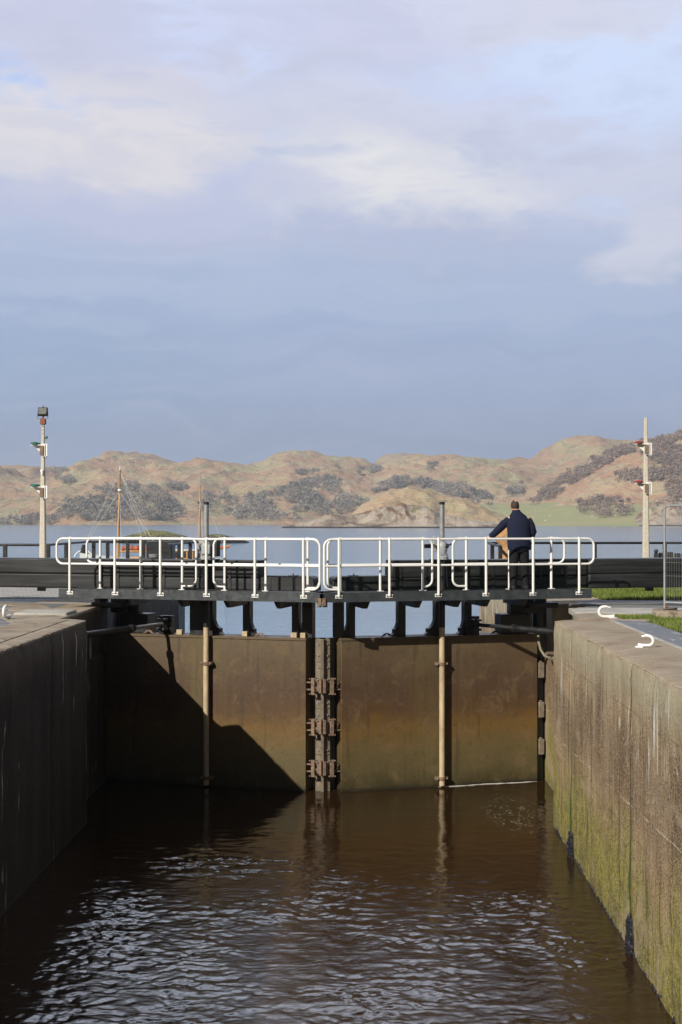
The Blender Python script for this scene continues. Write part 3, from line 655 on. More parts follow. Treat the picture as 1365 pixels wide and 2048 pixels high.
# grass: real blades
def blades(m, inside, bx, n, h0, h1):
    x0, x1, y0, y1 = bx
    for _ in range(n):
        x = rnd.uniform(x0, x1); y = rnd.uniform(y0, y1)
        if not inside(x, y): continue
        if noise.noise(Vector((x*.9, y*.9, 4))) < -.45 and rnd.random() < .7: continue
        h = rnd.uniform(h0, h1)*(1+.5*noise.noise(Vector((x*.7, y*.7, 0)))); a = rnd.uniform(0, 6.28); w_ = rnd.uniform(.005, .009)*(h/.06)
        dx_, dy_ = math.cos(a)*w_, math.sin(a)*w_; l = rnd.uniform(-.5, .5)*h; l2 = rnd.uniform(-.5, .5)*h
        m.add([(x-dx_, y-dy_, GZ-.01), (x+dx_, y+dy_, GZ-.01), (x+l, y+l2, GZ+h)], [(0, 1, 2)])
m = MB()
blades(m, lambda x, y: x > 4.90+.05*noise.noise(Vector((0, y*2, 0))) and not (5.2 < x < 6.42 and 25.5 < y < 26.0), (4.86, 7.2, 17, 25.5), 26000, .03, .075)
blades(m, lambda x, y: x > 4.5, (4.5, 5.25, 24.98, 26.0), 1500, .03, .08)
blades(m, lambda x, y: y > 31.0+.12*noise.noise(Vector((x, 0, 0))) and x > 5.25, (4.9, 13, 30.9, 41.5), 60000, .045, .10)
m.build('grass', 'grass_blade', smooth=False, kind='stuff', label='short green grass on the right bank beside the paths', category='grass')
# seaweed and mussels at the open joints of the right wall
def clump(y, zt, zb, wd, n, label, x=XR):
    m = MB(); m.ball((x-.0, y, (zt+zb)*.42), (.035, wd*.55, (zt-zb)*.6), 10, 7)
    for _ in range(n):
        t = rnd.random(); zz = zb+(zt-zb)*t; ww = wd*(1-.75*t)
        yy = y+max(-.95, min(.95, rnd.gauss(0, .4)))*ww*.8; r_ = rnd.uniform(.016, .034)
        m.ball((x-rnd.uniform(-.02, .045)*(1-.4*t), yy, zz+rnd.uniform(-.02, .02)), (r_, r_*rnd.uniform(.6, 1.2), r_*rnd.uniform(.9, 1.7)), 6, 4)
    m.build('mussel_clump', 'mussel', org=(x, y, zb), label=label, category='mussels', group='mussel clumps on the right wall')
clump(17.72, .42, -.1, .34, 420, 'large black mussel clump at the waterline below the green joint')
clump(22.75, .36, -.1, .5, 330, 'small black mussel clump at the waterline nearer the gates')
m = MB()
for _ in range(420):
    y = rnd.uniform(11, 24.9); r_ = rnd.uniform(.008, .022); zz = rnd.uniform(-.03, .03+.07*max(0, noise.noise(Vector((y*.8, 2, 0)))))
    m.ball((XR-.005, y, zz), (r_, r_*1.3, r_), 5, 3)
m.build('barnacles', 'mussel', kind='stuff', label='thin dark line of weed and barnacles along the right waterline', category='barnacles')
# foam line
m = MB(); pts = [L(1, a, .05+.02*math.sin(a*5), .004) for a in [2.4+i*.12 for i in range(19)]]
m.tube(pts, [.003+.007*abs(math.sin(i*1.3)) for i in range(18)]+[.001], 5); m.build('foam', 'rope_white', kind='stuff', label='thin white foam line where the water meets the right gate', category='foam')

# ------------------------------------------------------------ mooring hooks
def hook(loc, rz, label, s=1.0):
    o = empty('mooring_hook', loc, label, 'mooring hook', 'white mooring hooks on the copings'); o.rotation_euler = (0, 0, rz)
    m = MB(); X = Vector((1, 0, 0)); Z = Vector((0, 0, 1))
    path = [Vector((.17, 0, .04)), Vector((.10, 0, .035)), Vector((.03, 0, .035))]+arc((0, 0, .115), X, Z, .08, 270, 90, 9)[1:]+[Vector((.04, 0, .20)), Vector((.085, 0, .185)), Vector((.115, 0, .19))]
    n = len(path); rs = [.030, .026, .024]+[.024]*(n-6)+[.020, .016, .011]
    m.tube([p*s for p in path], [r_*s for r_ in rs], 9)
    b = m.build('horn', 'white_paint'); b.parent = o
    m = MB(); m.box(.08*s, .21*s, -.055*s, .055*s, -.03, .02*s); b = m.build('base', 'white_paint', bevel=.006); b.parent = o
    return o
hook(P(1208, 1237, 25.3).xy.to_3d()+Vector((0, 0, GZ)), 0, 'white C-shaped mooring hook at the far end of the right coping', 1.08)
h2 = hook(Vector((P(1297, 1296, 19.6).x, 19.6, GZ)), R(160), 'white mooring hook nearer the camera on the right coping', .82)
hook(Vector((P(12, 1240, 24.9).x, 24.9, GZ)), R(82), 'white mooring hook seen end-on at the left picture edge', 1.2)
# ------------------------------------------------------------ lock gates
ZF0, ZF1 = 3.79, 3.975          # walkway fascia
RT, RMID, RB = 4.98, 4.475, 4.03
BF, BB = 1.0, .30               # front and rear rail lines
def gate(sg):
    side = 'left' if sg < 0 else 'right'
    root = empty('lock_gate', L(sg, 2.4, -.2, 0), ('left lock gate leaf with brown steel skin, half in deep shadow' if sg < 0 else 'right lock gate leaf with brown sunlit steel skin where a man stands'), 'lock gate', 'pair of mitred lock gates')
    fr = lambda a, b, z: L(sg, a, b, z)
    ax = lambda px, b=0: A(px, b, sg)
    P_ = lambda *q: L(sg, *q)
    # skin and box body
    aE = ax(612 if sg < 0 else 683); aH = ax(205 if sg < 0 else 1075)
    m = MB(); m.box(aE, aH, -.48, 0, -1.2, 3.0, fr); skin = m.build('skin_panel', 'gate_skin', root, bevel=.008)
    m = MB(); m.box(aE-.012, aH, -.50, .02, 2.972, 3.02, fr); m.build('top_plate', 'gate_skin', skin, bevel=.004)
    # mitre post, set back in the recess
    m = MB(); m.box(.015, .205, -.50, -.17, -1.2, 3.0, fr); m.box(.01, .055, -.169, -.10, -1.2, 3.0, fr)
    m.box(.215, aE, -.50, -.44, -1.2, 3.0, fr)
    for z in (2.55, 1.63, .72, 2.02+.65): m.box(.056, .2, -.17, -.155, z, z+.022, fr)
    mp = m.build('mitre_post', 'post_steel', root, bevel=.006)
    for k in range(11):
        z = 2.9-.233*k
        m = MB(); c = P_(.145, -.17, z); m.tube([c, c+(P_(0, 1, 0)-P_(0, 0, 0))*.03], [.017, .013], 7); m.build('bolt', 'galvanised', mp)
    # clamps across the mitre
    for z in (2.08, 1.28, .47):
        m = MB()
        for dz in (.07, -.07): m.box(.02, aE+.0, -.08, -.03, z+dz-.014, z+dz+.014, fr)
        m.box(.008, .06, -.2, .05, z-.125, z+.145, fr)
        m.box(.155, .225, -.02, .04, z-.165, z+.165, fr)
        m.box(.09, .13, -.2, -.04, z-.11, z+.11, fr)
        for a in (.135, .25):
            for dz in (.15, -.15):
                c = P_(a, -.1, z+dz); m.tube([c, c+(P_(0, 1, 0)-P_(0, 0, 0))*.13], .011, 6)
                m.ball(P_(a, .04, z+dz), .018, 6, 4)
        m.build('guide_clamp', 'rusty_steel', root, bevel=.004)
    # heel side
    m = MB(); m.box(aH+.001, aH+.17, -.5, -.12, -1.2, 3.05, fr); m.tube([P_(aH+.20, -.35, -1.2), P_(aH+.20, -.35, 3.9)], .15, 16); m.build('heel_post', 'black_steel', root, bevel=.008)
    for z in (2.27, 1.46, .70):
        m = MB(); m.box(aH+.03, aH+.145, -.12, .03, z-.16, z+.16, fr); m.box(aH+.06, aH+.10, -.1, .02, z+.16, z+.19, fr); m.build('heel_pad', 'post_steel', root, bevel=.01)
    # upper posts with curved knees
    def upost(a0, a1, knee=0, b0=-.34, b1=-.14, name='upright', z0=3.02, kn2=0):
        m = MB(); m.box(a0, a1, b0, b1, z0, 3.96, fr)
        if knee:
            aa = a0; pts = [(aa+.001, 3.55)]
            for i in range(8):
                t = R(90*i/7); pts.append((aa-knee+.02-(-knee)*0+knee*math.cos(t)*.98-.02, 3.42-.26*math.sin(t)))
            pts += [(aa-knee, 3.14), (aa-knee, 3.08), (aa-knee-.06, 3.03), (aa+.001, 3.03)]
            m.prism([P_(a, b0+.03, z) for a, z in pts], P_(0, b1-.03, 0)-P_(0, b0+.03, 0))
        return m.build(name, 'black_steel', root, bevel=.006)
    pa = lambda p1, p2, b=-.14: tuple(sorted((ax(p1, b), ax(p2, b))))
    if sg < 0: spec = [(604, 625, 0), (584, 597, .10), (486, 499.5, .09), (380, 426, .15)]
    else: spec = [(671, 689, 0), (698, 711, .10), (798, 812, .09), (872, 890, .16), (930, 944, .09)]
    for p1, p2, kn in spec:
        a0, a1 = pa(p1, p2); u = upost(a0, a1, kn)
    # unpainted feet
    for p1, p2 in (((584, 596), (603, 613), (487, 497), (356, 367)) if sg < 0 else ((935, 945),)):
        a0, a1 = pa(p1, p2, -.12); m = MB(); m.box(a0, a1, -.139, -.05, 3.021, 3.12, fr); m.build('foot_block', 'pipe_tan' if sg < 0 else 'black_steel', root, bevel=.005)
    # tapered walkway brackets
    for c_ in (([591, 493, 404, 300]) if sg < 0 else ([704, 805, 881, 937, 1010])):
        a = ax(c_, -.14)
        m = MB(); m.prism([P_(a-.045, b, z) for b, z in ((-.139, 3.79), (-.139, 3.66), (.78, 3.645), (.95, 3.785))], P_(.09, 0, 0)-P_(0, 0, 0)); m.build('bracket', 'black_steel', root, bevel=.005)
    # heel casing and anchor gear, under the beam
    m = MB(); a0, a1 = pa(240 if sg < 0 else 1060, 296 if sg < 0 else 1003, -.1)
    m.box(a0, a1+0.0, -.46, -.1, 3.03, 3.40, fr); m.box(a0, a1, -.5, -.06, 3.401, 3.425, fr)
    m.build('heel_casing', 'black_steel', root, bevel=.01)
    m = MB(); m.box(a0+.25, a1+.25, -.42, -.18, 3.43, 3.93, fr); m.box(a0+.5, a1+.5, -.5, .2, 3.55, 3.66, fr); m.tube([P_(a1-.2, .0, 3.43), P_(a1-.05, -.1, 3.9)], .04, 8); m.build('anchor_frame', 'black_steel', root, bevel=.01)
    # lifting lugs
    for px in ((523, 301) if sg < 0 else (772, 990)):
        a = ax(px, -.1); m = MB()
        out = [(a+.10*math.cos(R(t))*(1.25 if t in (0, 180) else 1), 3.02+.085*math.sin(R(t))) for t in range(0, 181, 20)]
        inn = [(a+.022*math.cos(R(t)), 3.06+.022*math.sin(R(t))) for t in range(0, 181, 20)]
        vs = [P_(x, b, z) for b in (-.02, -.05) for (x, z) in out+inn]; n = len(out); N2 = 2*n; fs = []
        for i in range(n-1):
            fs += [(i, i+1, n+i+1, n+i), (N2+i, N2+n+i, N2+n+i+1, N2+i+1), (i, N2+i, N2+i+1, i+1), (n+i, n+i+1, N2+n+i+1, N2+n+i)]
        m.add(vs, fs); m.build('lifting_lug', 'rusty_steel' if sg < 0 else 'black_steel', root)
    # balance beam: two stacked baulks with straps
    aI = ax(519 if sg < 0 else 783, -.05); aO = 8.6; aS = ax(204 if sg < 0 else 1176, -.04)
    bm_ = MB(); bm_.box(aI, aS, -.50, -.05, 4.195, 4.50, fr); bm_.box(aI+.0, aS, -.50, -.052, 3.94, 4.19, fr)
    beam = bm_.build('balance_beam', 'beam_timber', root, bevel=.035)
    m = MB(); m.box(aI+.02, aS, -.49, -.035, 4.501, 4.545, fr); m.build('cap_board', 'beam_timber', beam, bevel=.012)
    m = MB(); m.box(aS+.004, aO, -.56, .02, 4.235, 4.545, fr); m.box(aS+.004, aO, -.56, .015, 3.93, 4.23, fr); tail = m.build('beam_tail', 'beam_timber', beam, bevel=.03)
    m = MB(); m.box(aS+1.45, aS+1.6, -.3, -.2, 3.85, 3.93, fr); m.box(aS+1.3, aS+1.75, -.35, -.1, 3.925, 3.931, fr); m.build('stop_bolt', 'black_steel', tail)
    for px in ((238, 287, 330, 462, 508) if sg < 0 else (800, 850, 928, 985, 1080, 1130)):
        a = ax(px, -.03); m = MB(); m.box(a, a+.05, -.049, -.034, 3.945, 4.50, fr); m.build('strap', 'black_steel', beam)
    # lower nose timber by the mitre, round end
    a0 = ax(629 if sg < 0 else 666, -.1); m = MB()
    pr = [(aI-.004, 3.94), (aI-.004, 4.235)]+[(a0+.14-.14*math.sin(R(t)), 4.10+.135*math.cos(R(t))) for t in range(0, 91, 15)]+[(a0-.005, 3.94)]
    m.prism([P_(a, -.1, z) for a, z in pr], P_(0, -.42, 0)-P_(0, 0, 0)); nose = m.build('nose_timber', 'beam_timber', beam, bevel=.015)
    for px in ((541, 590) if sg < 0 else (692, 757)):
        a = ax(px, -.09); m = MB(); m.box(a-.012, a+.022, -.099, -.088, 3.95, 4.23, fr)
        m.build('strap', 'black_steel', beam)
    m = MB(); a = ax(587 if sg < 0 else 708, -.2); m.box(a-.09, a+.09, -.3, -.15, 4.236, 4.25, fr); m.tube([P_(a, -.2, 4.25), P_(a, -.2, 4.285)], .012, 6); m.build('top_fitting', 'black_steel', nose)
    # walkway
    aC = ax(640 if sg < 0 else 649, BF); aW = ax(118 if sg < 0 else 1184, BF)
    m = MB(); m.box(aC, aW, BF-.012, BF, ZF0, ZF1, fr); m.box(aC, aW, BF-.07, BF-.0125, ZF0, ZF0+.012, fr); m.box(aC, aW, BF-.07, BF-.0125, ZF1-.014, ZF1-.002, fr)
    ww = m.build('walkway', 'fascia_steel', root)
    m = MB(); m.box(aC, aW, .18, BF-.075, 3.93, 3.952, fr); m.box(aC, aW, .155, .175, 3.80, 3.965, fr); m.box(aC, aC+.02, .18, BF-.075, ZF0, 3.92, fr); m.build('deck', 'black_steel', ww)
    m = MB(); m.box(aC-.075 if False else aC-.035, aC+.03, BF-.02, BF+.025, 3.725, 3.87, fr); m.box(aC-.02, aC+.07, BF-.06, BF-.02, 3.70, 3.79, fr); m.build('meeting_pad', 'rusty_steel', ww, bevel=.006)
    # railings
    rt, rp = .023, .026
    U = (P_(1, 0, 0)-P_(0, 0, 0)); Z = Vector((0, 0, 1))
    def railing(b, p_posts, kindL, pL, kindR, pR, flange, name):
        """kind: 'mid' loop ends at the middle rail, 'full' loop runs down to the foot of the last post."""
        a_posts = [ax(p, b) for p in p_posts]; ends = sorted([(ax(pL, b), kindL), (ax(pR, b), kindR)])
        a_posts.sort(); m = MB(); rr = .14
        (e0, k0), (e1, k1) = ends
        top = RT-.0
        def endpts(e, k, s):    # from top rail round the end; s=-1 for the low-a end
            u = U*s; bot = RMID if k == 'mid' else RB
            O = lambda a, z: P_(a, b, z)
            pts = arc(O(e-s*rr, top-rr), u, Z, rr, 90, 0, 6)+arc(O(e-s*rr, bot+rr), u, Z, rr, 0, -90, 6)
            if k == 'full':
                near = a_posts[0] if s < 0 else a_posts[-1]; pts.append(O(near, bot))
            return pts
        E0 = endpts(e0, k0, -1); E1 = endpts(e1, k1, 1)
        path = E0[::-1]+E1
        m.tube(path, rt, 10)
        # middle rail
        ma = e0+(rr if k0 == 'mid' else 0); mb = e1-(rr if k1 == 'mid' else 0)
        m.tube([P_(ma, b, RMID), P_(mb, b, RMID)], rt*.95, 10)
        rail = m.build(name, 'white_paint', root)
        for a in a_posts:
            m = MB(); bz = 3.90 if flange else 3.955
            bb = b+.02 if flange else b
            m.tube([P_(a, bb, bz), P_(a, bb, RT-.0)], rp, 10)
            m.ball(P_(a, b, RT), .036, 9, 6); m.ball(P_(a, b, RMID), .034, 9, 6)
            p_ = m.build('post', 'white_paint', rail)
            if flange:
                m = MB(); m.box(a-.068, a+.068, BF+.001, BF+.012, 3.862, 3.928, fr); m.build('flange', 'white_paint', rail)
                for k in (-.045, .045):
                    m = MB(); c = P_(a+k, BF+.012, 3.893); m.tube([c, c+(P_(0, 1, 0)-P_(0, 0, 0))*.014], .012, 6); m.build('bolt', 'dark_box', rail)
            else:
                m = MB(); m.box(a-.06, a+.06, b-.05, b+.05, 3.953, 3.963, fr); m.build('flange', 'white_paint', rail)
    if sg < 0:
        railing(BF, [141, 231, 322, 414, 511, 608], 'mid', 114, 'full', 640, True, 'front_railing')
        railing(BB, [201, 282, 365], 'mid', 174, 'full', 393, False, 'rear_railing')
        railing(BB, [450, 532, 616], 'full', 428, 'full', 640, False, 'rear_railing')
    else:
        railing(BF, [678, 779, 877, 972, 1066, 1158], 'full', 649, 'mid', 1188, True, 'front_railing')
        railing(BB, [681, 761, 846], 'full', 656, 'full', 865, False, 'rear_railing')
        railing(BB, [933, 1019, 1103], 'full', 906, 'mid', 1129, False, 'rear_railing')
    # paddle rod in its pipe
    px = 413 if sg < 0 else 884.5; b = .115; a = ax(px, b)
    m = MB(); m.tube([P_(a, b, .04), P_(a, b, 3.22 if sg < 0 else 3.25)], .058, 14); rod = m.build('paddle_rod', 'pipe_tan', root)
    m = MB(); m.tube([P_(a, b, 3.20), P_(a, b, 4.60)], .062, 14); m.build('upper_sleeve', 'black_steel', rod)
    m = MB(); m.tube([P_(a, b, 4.9), P_(a, b, 5.69)], .05, 14); m.build('stem_cover', 'grey_steel', rod)
    m = MB(); m.tube([P_(a, b, 5.66), P_(a, b, 5.715)], .056, 14); m.build('cap', 'black_steel', rod)
    for z in ((2.47, .18) if sg < 0 else (2.47, .18)):
        m = MB(); m.box(a-.12, a+.12, .0, b+.02, z-.03, z+.03, fr); m.tube([P_(a, b, z-.035), P_(a, b, z+.035)], .072, 14)
        for k in (-.095, .095): m.ball(P_(a+k, b+.03, z), .022, 7, 5)
        m.build('pipe_clamp', 'rusty_steel', rod, bevel=.003)
    # actuator on the beam
    dr = -1 if sg < 0 else 1    # +1: a grows to the right in the picture on the right leaf
    rx = lambda px_: ax(px_, b)
    m = MB(); m.tube([P_(a, b, 4.56), P_(a, b, 4.62), P_(a, b, 4.64), P_(a, b, 4.80), P_(a, b, 4.87), P_(a, b, 4.92)], [.13, .13, .085, .115, .11, .075], 16)
    for t in range(6):
        c = P_(a+.105*math.cos(t*1.047), b+.105*math.sin(t*1.047), 4.62); m.tube([c, c+Vector((0, 0, .06))], .012, 6)
    act = m.build('actuator', 'actuator_grey', root)
    m = MB(); m.tube([P_(a, b-.2, 3.965), P_(a, b-.2, 4.55)], .09, 10); m.box(a-.17, a+.17, b-.30, b+.10, 4.5465, 4.565, fr); m.build('pedestal', 'black_steel', act, bevel=.004)
    if sg < 0:
        m = MB(); a1 = rx(398); a2 = rx(408); m.tube([P_(a1, b+.02, 4.79), P_(a2, b, 4.79)], .055, 12); m.ball(P_(a1, b+.02, 4.79), .065, 10, 6); m.build('motor', 'actuator_grey', act)
        m = MB(); q0, q1 = sorted((rx(419), rx(437))); m.box(q0, q1, b-.12, b+.04, 4.62, 4.98, fr); m.build('control_box', 'dark_box', act, bevel=.02)
        m = MB(); m.tube([P_(a1, b, 4.74), P_(a1+.02, b+.02, 4.5), P_(a1-.02, .0, 4.3), P_(a1, .02, 4.0)], .010, 6); m.tube([P_(a1-.05, b, 4.6), P_(a1-.06, .01, 4.3), P_(a1-.03, .02, 4.0)], .008, 6); m.build('cable', 'black_steel', act)
        m = MB(); m.box(a-.13, a+.06, b+.0, b+.125, 4.66, 4.86, fr); m.box(a-.02, a+.13, b-.02, b+.1, 4.86, 4.97, fr); m.build('gear_housing', 'actuator_grey', act, bevel=.025)
    else:
        m = MB(); q0, q1 = sorted((rx(850), rx(864))); m.tube([P_(q0, b, 4.83), P_(q1, b, 4.83)], .045, 10); m.build('motor', 'dark_box', act)
        m = MB(); m.tube([P_(q1, b, 4.83), P_(a, b, 4.83)], .06, 12); m.box(rx(866), rx(872), b-.05, b+.04, 4.72, 5.02, fr); m.build('gear_housing', 'actuator_grey', act, bevel=.01)
        m = MB(); m.tube([P_(a+.06, b+.06, 4.86), P_(rx(899), b+.06, 4.86)], .014, 8); m.ball(P_(rx(901), b+.06, 4.86), .03, 8, 5); m.ball(P_(rx(891), b+.08, 4.83), .05, 9, 6); m.build('handwheel', 'dark_box', act)
        m = MB(); m.tube([P_(rx(897), .0, 4.45), P_(rx(898), .01, 4.08), P_(rx(899), .02, 4.0)], .010, 6); m.build('cable', 'actuator_grey', act)
        m = MB(); c = P_(rx(893), -.1, 3.51); m.ball(c, (.05, .04, .035), 8, 5); m.tube([c+Vector((-.1, 0, 0)), c+Vector((.05, 0, 0))], .03, 8); m.tube([c+Vector((0, 0, -.06)), c+Vector((0, 0, .05))], .018, 6); m.build('valve', 'black_steel', root)
    # operating ram to the wall
    e = P_(ax(325 if sg < 0 else 955, .12), .12, 3.24); wl_ = Vector((XL-.55, 26.6, 3.17)) if sg < 0 else Vector((4.15, 27.2, 3.17))
    mid = e.lerp(wl_, .36); m = MB(); m.tube([e, mid], .04, 12); ram = m.build('ram', 'grey_steel' if sg < 0 else 'black_steel', root)
    m = MB(); m.tube([mid, wl_], [.062, .062], 14); m.tube([mid.lerp(e, .04), mid.lerp(wl_, .04)], .078, 14); m.build('cylinder', 'black_steel', ram)
    m = MB(); aa = ax(327 if sg < 0 else 950, .05); m.box(aa-.09, aa+.09, -.1, .2, 3.12, 3.17, fr); m.box(aa-.09, aa+.09, -.1, .2, 3.31, 3.35, fr); m.tube([P_(aa, .12, 3.08), P_(aa, .12, 3.40)], .03, 8); m.box(aa-.14, aa+.14, -.2, -.05, 3.02, 3.40, fr); m.build('ram_bracket', 'black_steel', ram, bevel=.005)
    return root
gate(-1); gate(1)
m = MB(); pts = [P(1077, 1272, 28.4), P(1078, 1285, 28.2), P(1082, 1300, 28.0), P(1090, 1312, 27.9), P(1104, 1318, 27.9), P(1114, 1312, 28)]
m.tube(pts, .026, 9); m.build('fender_hose', 'hose_pale', label='pale curved rubber hose hanging in the right gate recess', category='hose')

# ------------------------------------------------------------ light poles
def pole(px, Y, ztop, wb, wt, label, lamps, mt, flood):
    x = P(px, 1100, Y).x; o = empty('light_pole', (x, Y, GZ), label, 'light pole', 'harbour light poles')
    m = MB(); rings = []
    for z, w_ in ((GZ-.1, wb), (ztop-(0), wt)):
        h = w_/2; rings.append([Vector((x+a*h, Y+b*h, z)) for a, b in ((-1, -.7), (-.7, -1), (.7, -1), (1, -.7), (1, .7), (.7, 1), (-.7, 1), (-1, .7))])
    m.loft(rings); pm = m.build('pole', mt, o)
    k = Y/F
    for py, ml in lamps:
        z = H(py, Y)
        m = MB(); m.box(x-.30, x-.02, Y-.10, Y+.08, z-.022, z); m.box(x-.02, x+.14, Y-.13, Y-.10, z-.30, z+.02); m.box(x+.075, x+.10, Y-.13, Y+.05, z-.32, z)
        m.prism([Vector((x-.24, Y, z-.022)), Vector((x-.02, Y, z-.022)), Vector((x-.02, Y, z-.24))], (0, .02, 0))
        br = m.build('bracket', 'white_paint', o, bevel=.003)
        m = MB(); m.box(x-.05, x+.04, Y-.16, Y-.131, z-.27, z-.03); m.build('clamp_plate', 'rusty_steel', br)
        m = MB(); m.tube([Vector((x-.19, Y-.02, z)), Vector((x-.19, Y-.02, z+.03)), Vector((x-.19, Y-.02, z+.06)), Vector((x-.19, Y-.02, z+.085))], [.12, .13, .11, .05], 16); m.build('signal_lamp', ml, o)
    if flood:
        m = MB()
        for z in (H(853, Y), H(860, Y), H(867, Y)): m.tube([Vector((x, Y, z)), Vector((x, Y, z+.018))], wt*.62, 10)
        m.build('band', 'black_steel', pm)
        m = MB(); m.box(x-.0-.065, x+.065, Y-.07, Y+.07, H(848, Y), H(836, Y)); m.build('junction_box', 'box_brown', o, bevel=.006)
        m = MB(); m.tube([Vector((x, Y, H(837, Y))), Vector((x, Y, H(811, Y)))], .018, 8); m.build('spike', 'box_brown', o)
        c = Vector((x+.02, Y-.12, H(824, Y))); m = MB()
        v = lambda a, b, e: c+Vector((a+.12*e-.02*b, b*.9-.05*e, e-.35*b))
        m.box(-.12, .12, -.05, .05, -.09, .10, v); fl = m.build('floodlight', 'dark_box', o, bevel=.008)
        m = MB(); m.box(-.10, .10, -.058, -.0505, -.07, .08, v); m.build('lens', 'lamp_glass', fl)
        m = MB(); m.tube([v(-.13, 0, 0), v(-.13, .05, -.14), v(0, .08, -.15), v(.13, .05, -.14), v(.13, 0, 0)], .010, 6); m.build('yoke', 'grey_steel', fl)
        m = MB(); z = H(942, Y); m.ball((x-.0, Y-.1, z), (.05, .05, .05), 9, 6); m.tube([(x, Y-.1, z-.03), (x, Y-.1, z-.08)], .035, 9); m.build('sensor', 'white_paint', o)
        m = MB(); z = H(876, Y); m.tube([(x, Y, z), (x+.10, Y, z)], .02, 7); m.ball((x+.09, Y, z+.03), .035, 8, 5); m.build('small_lamp', 'green_glass', o)
pole(86.5, 36, H(838, 36), .185, .062, 'concrete light pole at left with floodlight and two green lamps', [(889, 'green_glass'), (973, 'green_glass')], 'pole_concrete', True)
pole(1292, 38, H(836, 38), .20, .085, 'bare-topped pale light pole at right with two red lamps', [(888, 'red_glass'), (966, 'red_glass')], 'pole_concrete', False)

# ------------------------------------------------------------ black quay rails
def qrail(pts, label, posts, mt='black_steel', lower=False, arm=None):
    o = empty('quay_railing', (pts[0][0], pts[0][1], GZ), label, 'railing', 'black railings on the quay edges')
    m = MB(); m.tube([Vector((x, y, 4.70)) for x, y in pts], .034, 9); m.build('top_rail', mt, o)
    if lower: m = MB(); m.tube([Vector((x, y, 3.98)) for x, y in pts], .022, 8); m.build('lower_rail', mt, o)
    for x, y in posts:
        m = MB(); m.box(x-.05, x+.05, y-.05, y+.05, GZ-.02, 4.69); m.build('post', mt, o, bevel=.006)
X_ = lambda px, Y: P(px, 1100, Y).x
qrail([(X_(-160, 37), 37), (X_(95, 37), 37), (X_(178, 42.4), 42.4), (X_(292, 42.6), 42.6)], 'black quay railing running from the left picture edge behind the left gate',
      [(X_(p, 37), 37) for p in (-75, 11, 97)]+[(X_(133, 39.4), 39.4), (X_(188, 42.4), 42.4), (X_(216, 42.45), 42.45), (X_(256, 42.5), 42.5), (X_(288, 42.6), 42.6)], lower=False)
qrail([(X_(335, 37.2), 37.2), (X_(352, 38.5), 38.5), (X_(374, 40.8), 40.8), (X_(405, 42), 42)], 'short sloping railing with sunlit top beside the black cabinet', [(X_(359, 39.4), 39.4), (X_(381, 41), 41)])
qrail([(X_(1001, 35.4), 35.4), (X_(988, 37.4), 37.4), (X_(976, 40.2), 40.2), (X_(1100, 40.3), 40.3), (X_(1500, 40.6), 40.6)], 'long black quay railing curving behind the man to the right', [(X_(985, 38), 38), (X_(1001, 35.5), 35.5), (X_(1190, 40.3), 40.3), (X_(1330, 40.4), 40.4), (X_(1460, 40.5), 40.5)])
# black cabinet
o = empty('cabinet', (X_(318, 41), 41, GZ), 'tall black equipment cabinet standing behind the left gate railing', 'cabinet')
x0, x1 = X_(293, 41), X_(345, 41)
m = MB(); m.box(x0, x1, 41, 41.7, GZ, H(1083, 41)); b_ = m.build('body', 'dark_box', o, bevel=.01)
m = MB(); m.box(x0+.03, (x0+x1)/2-.005, 40.985, 40.999, GZ+.08, H(1086, 41)); m.build('door', 'dark_box', o); m = MB(); m.box((x0+x1)/2+.005, x1-.03, 40.985, 40.999, GZ+.08, H(1086, 41)); m.build('door', 'dark_box', o)
m = MB(); c = P(308, 1117, 29.6); c.z = 4.56
m.tube([c+Vector((.09*math.cos(t*.6), .06*math.sin(t*.6), .004*t*.6)) for t in range(32)], .014, 6); m.build('rope_coil', 'grey_steel', org=c, label='small grey rope coil lying on top of the left balance beam', category='rope')
# carved timber beside the rail
o = empty('carved_post', (X_(1008, 37), 37, GZ), 'tan carved timber figure standing behind the man at the curved rail', 'timber post')
m = MB(); rings = []
for z, w_, dx_ in ((GZ, .25, .1), (4.0, .27, .09), (4.5, .26, .06), (4.62, .20, .05), (4.70, .21, .05), (4.85, .30, .02), (5.02, .31, .02), (5.12, .25, .06), (5.2, .13, .1), (5.23, .05, .12)):
    rings.append([Vector((X_(1011, 37)+dx_+w_*math.cos(2*math.pi*k/12)*(1+.06*math.sin(k*3+z*9)), 37+w_*.6*math.sin(2*math.pi*k/12), z+.02*math.sin(k*2.1))) for k in range(12)])
m.loft(rings); m.build('trunk', 'carved_wood', o)
m = MB(); m.tube([Vector((X_(1002, 36.7), 36.74, 4.62)), Vector((X_(1022, 36.7), 36.74, 4.33))], .03, 6); m.build('brace', 'rusty_steel', o)
# black palings and finial behind the right beam
o = empty('timber_fence', (X_(1340, 36), 36, GZ), 'low black timber palings with a ball-topped post at the right edge', 'fence')
for i in range(8):
    x = X_(1318, 36)+i*.19; m = MB(); m.box(x, x+.175, 36, 36.05, GZ, H(1105, 36)+.02*math.sin(i*2)); m.build('paling', 'black_timber', o, bevel=.03)
x = X_(1312.5, 35.9); m = MB(); m.box(x-.05, x+.05, 35.85, 35.95, GZ, H(1106, 36)); m.ball((x, 35.9, H(1102, 36)), .055, 10, 7); m.build('post', 'black_timber', o, bevel=.008)
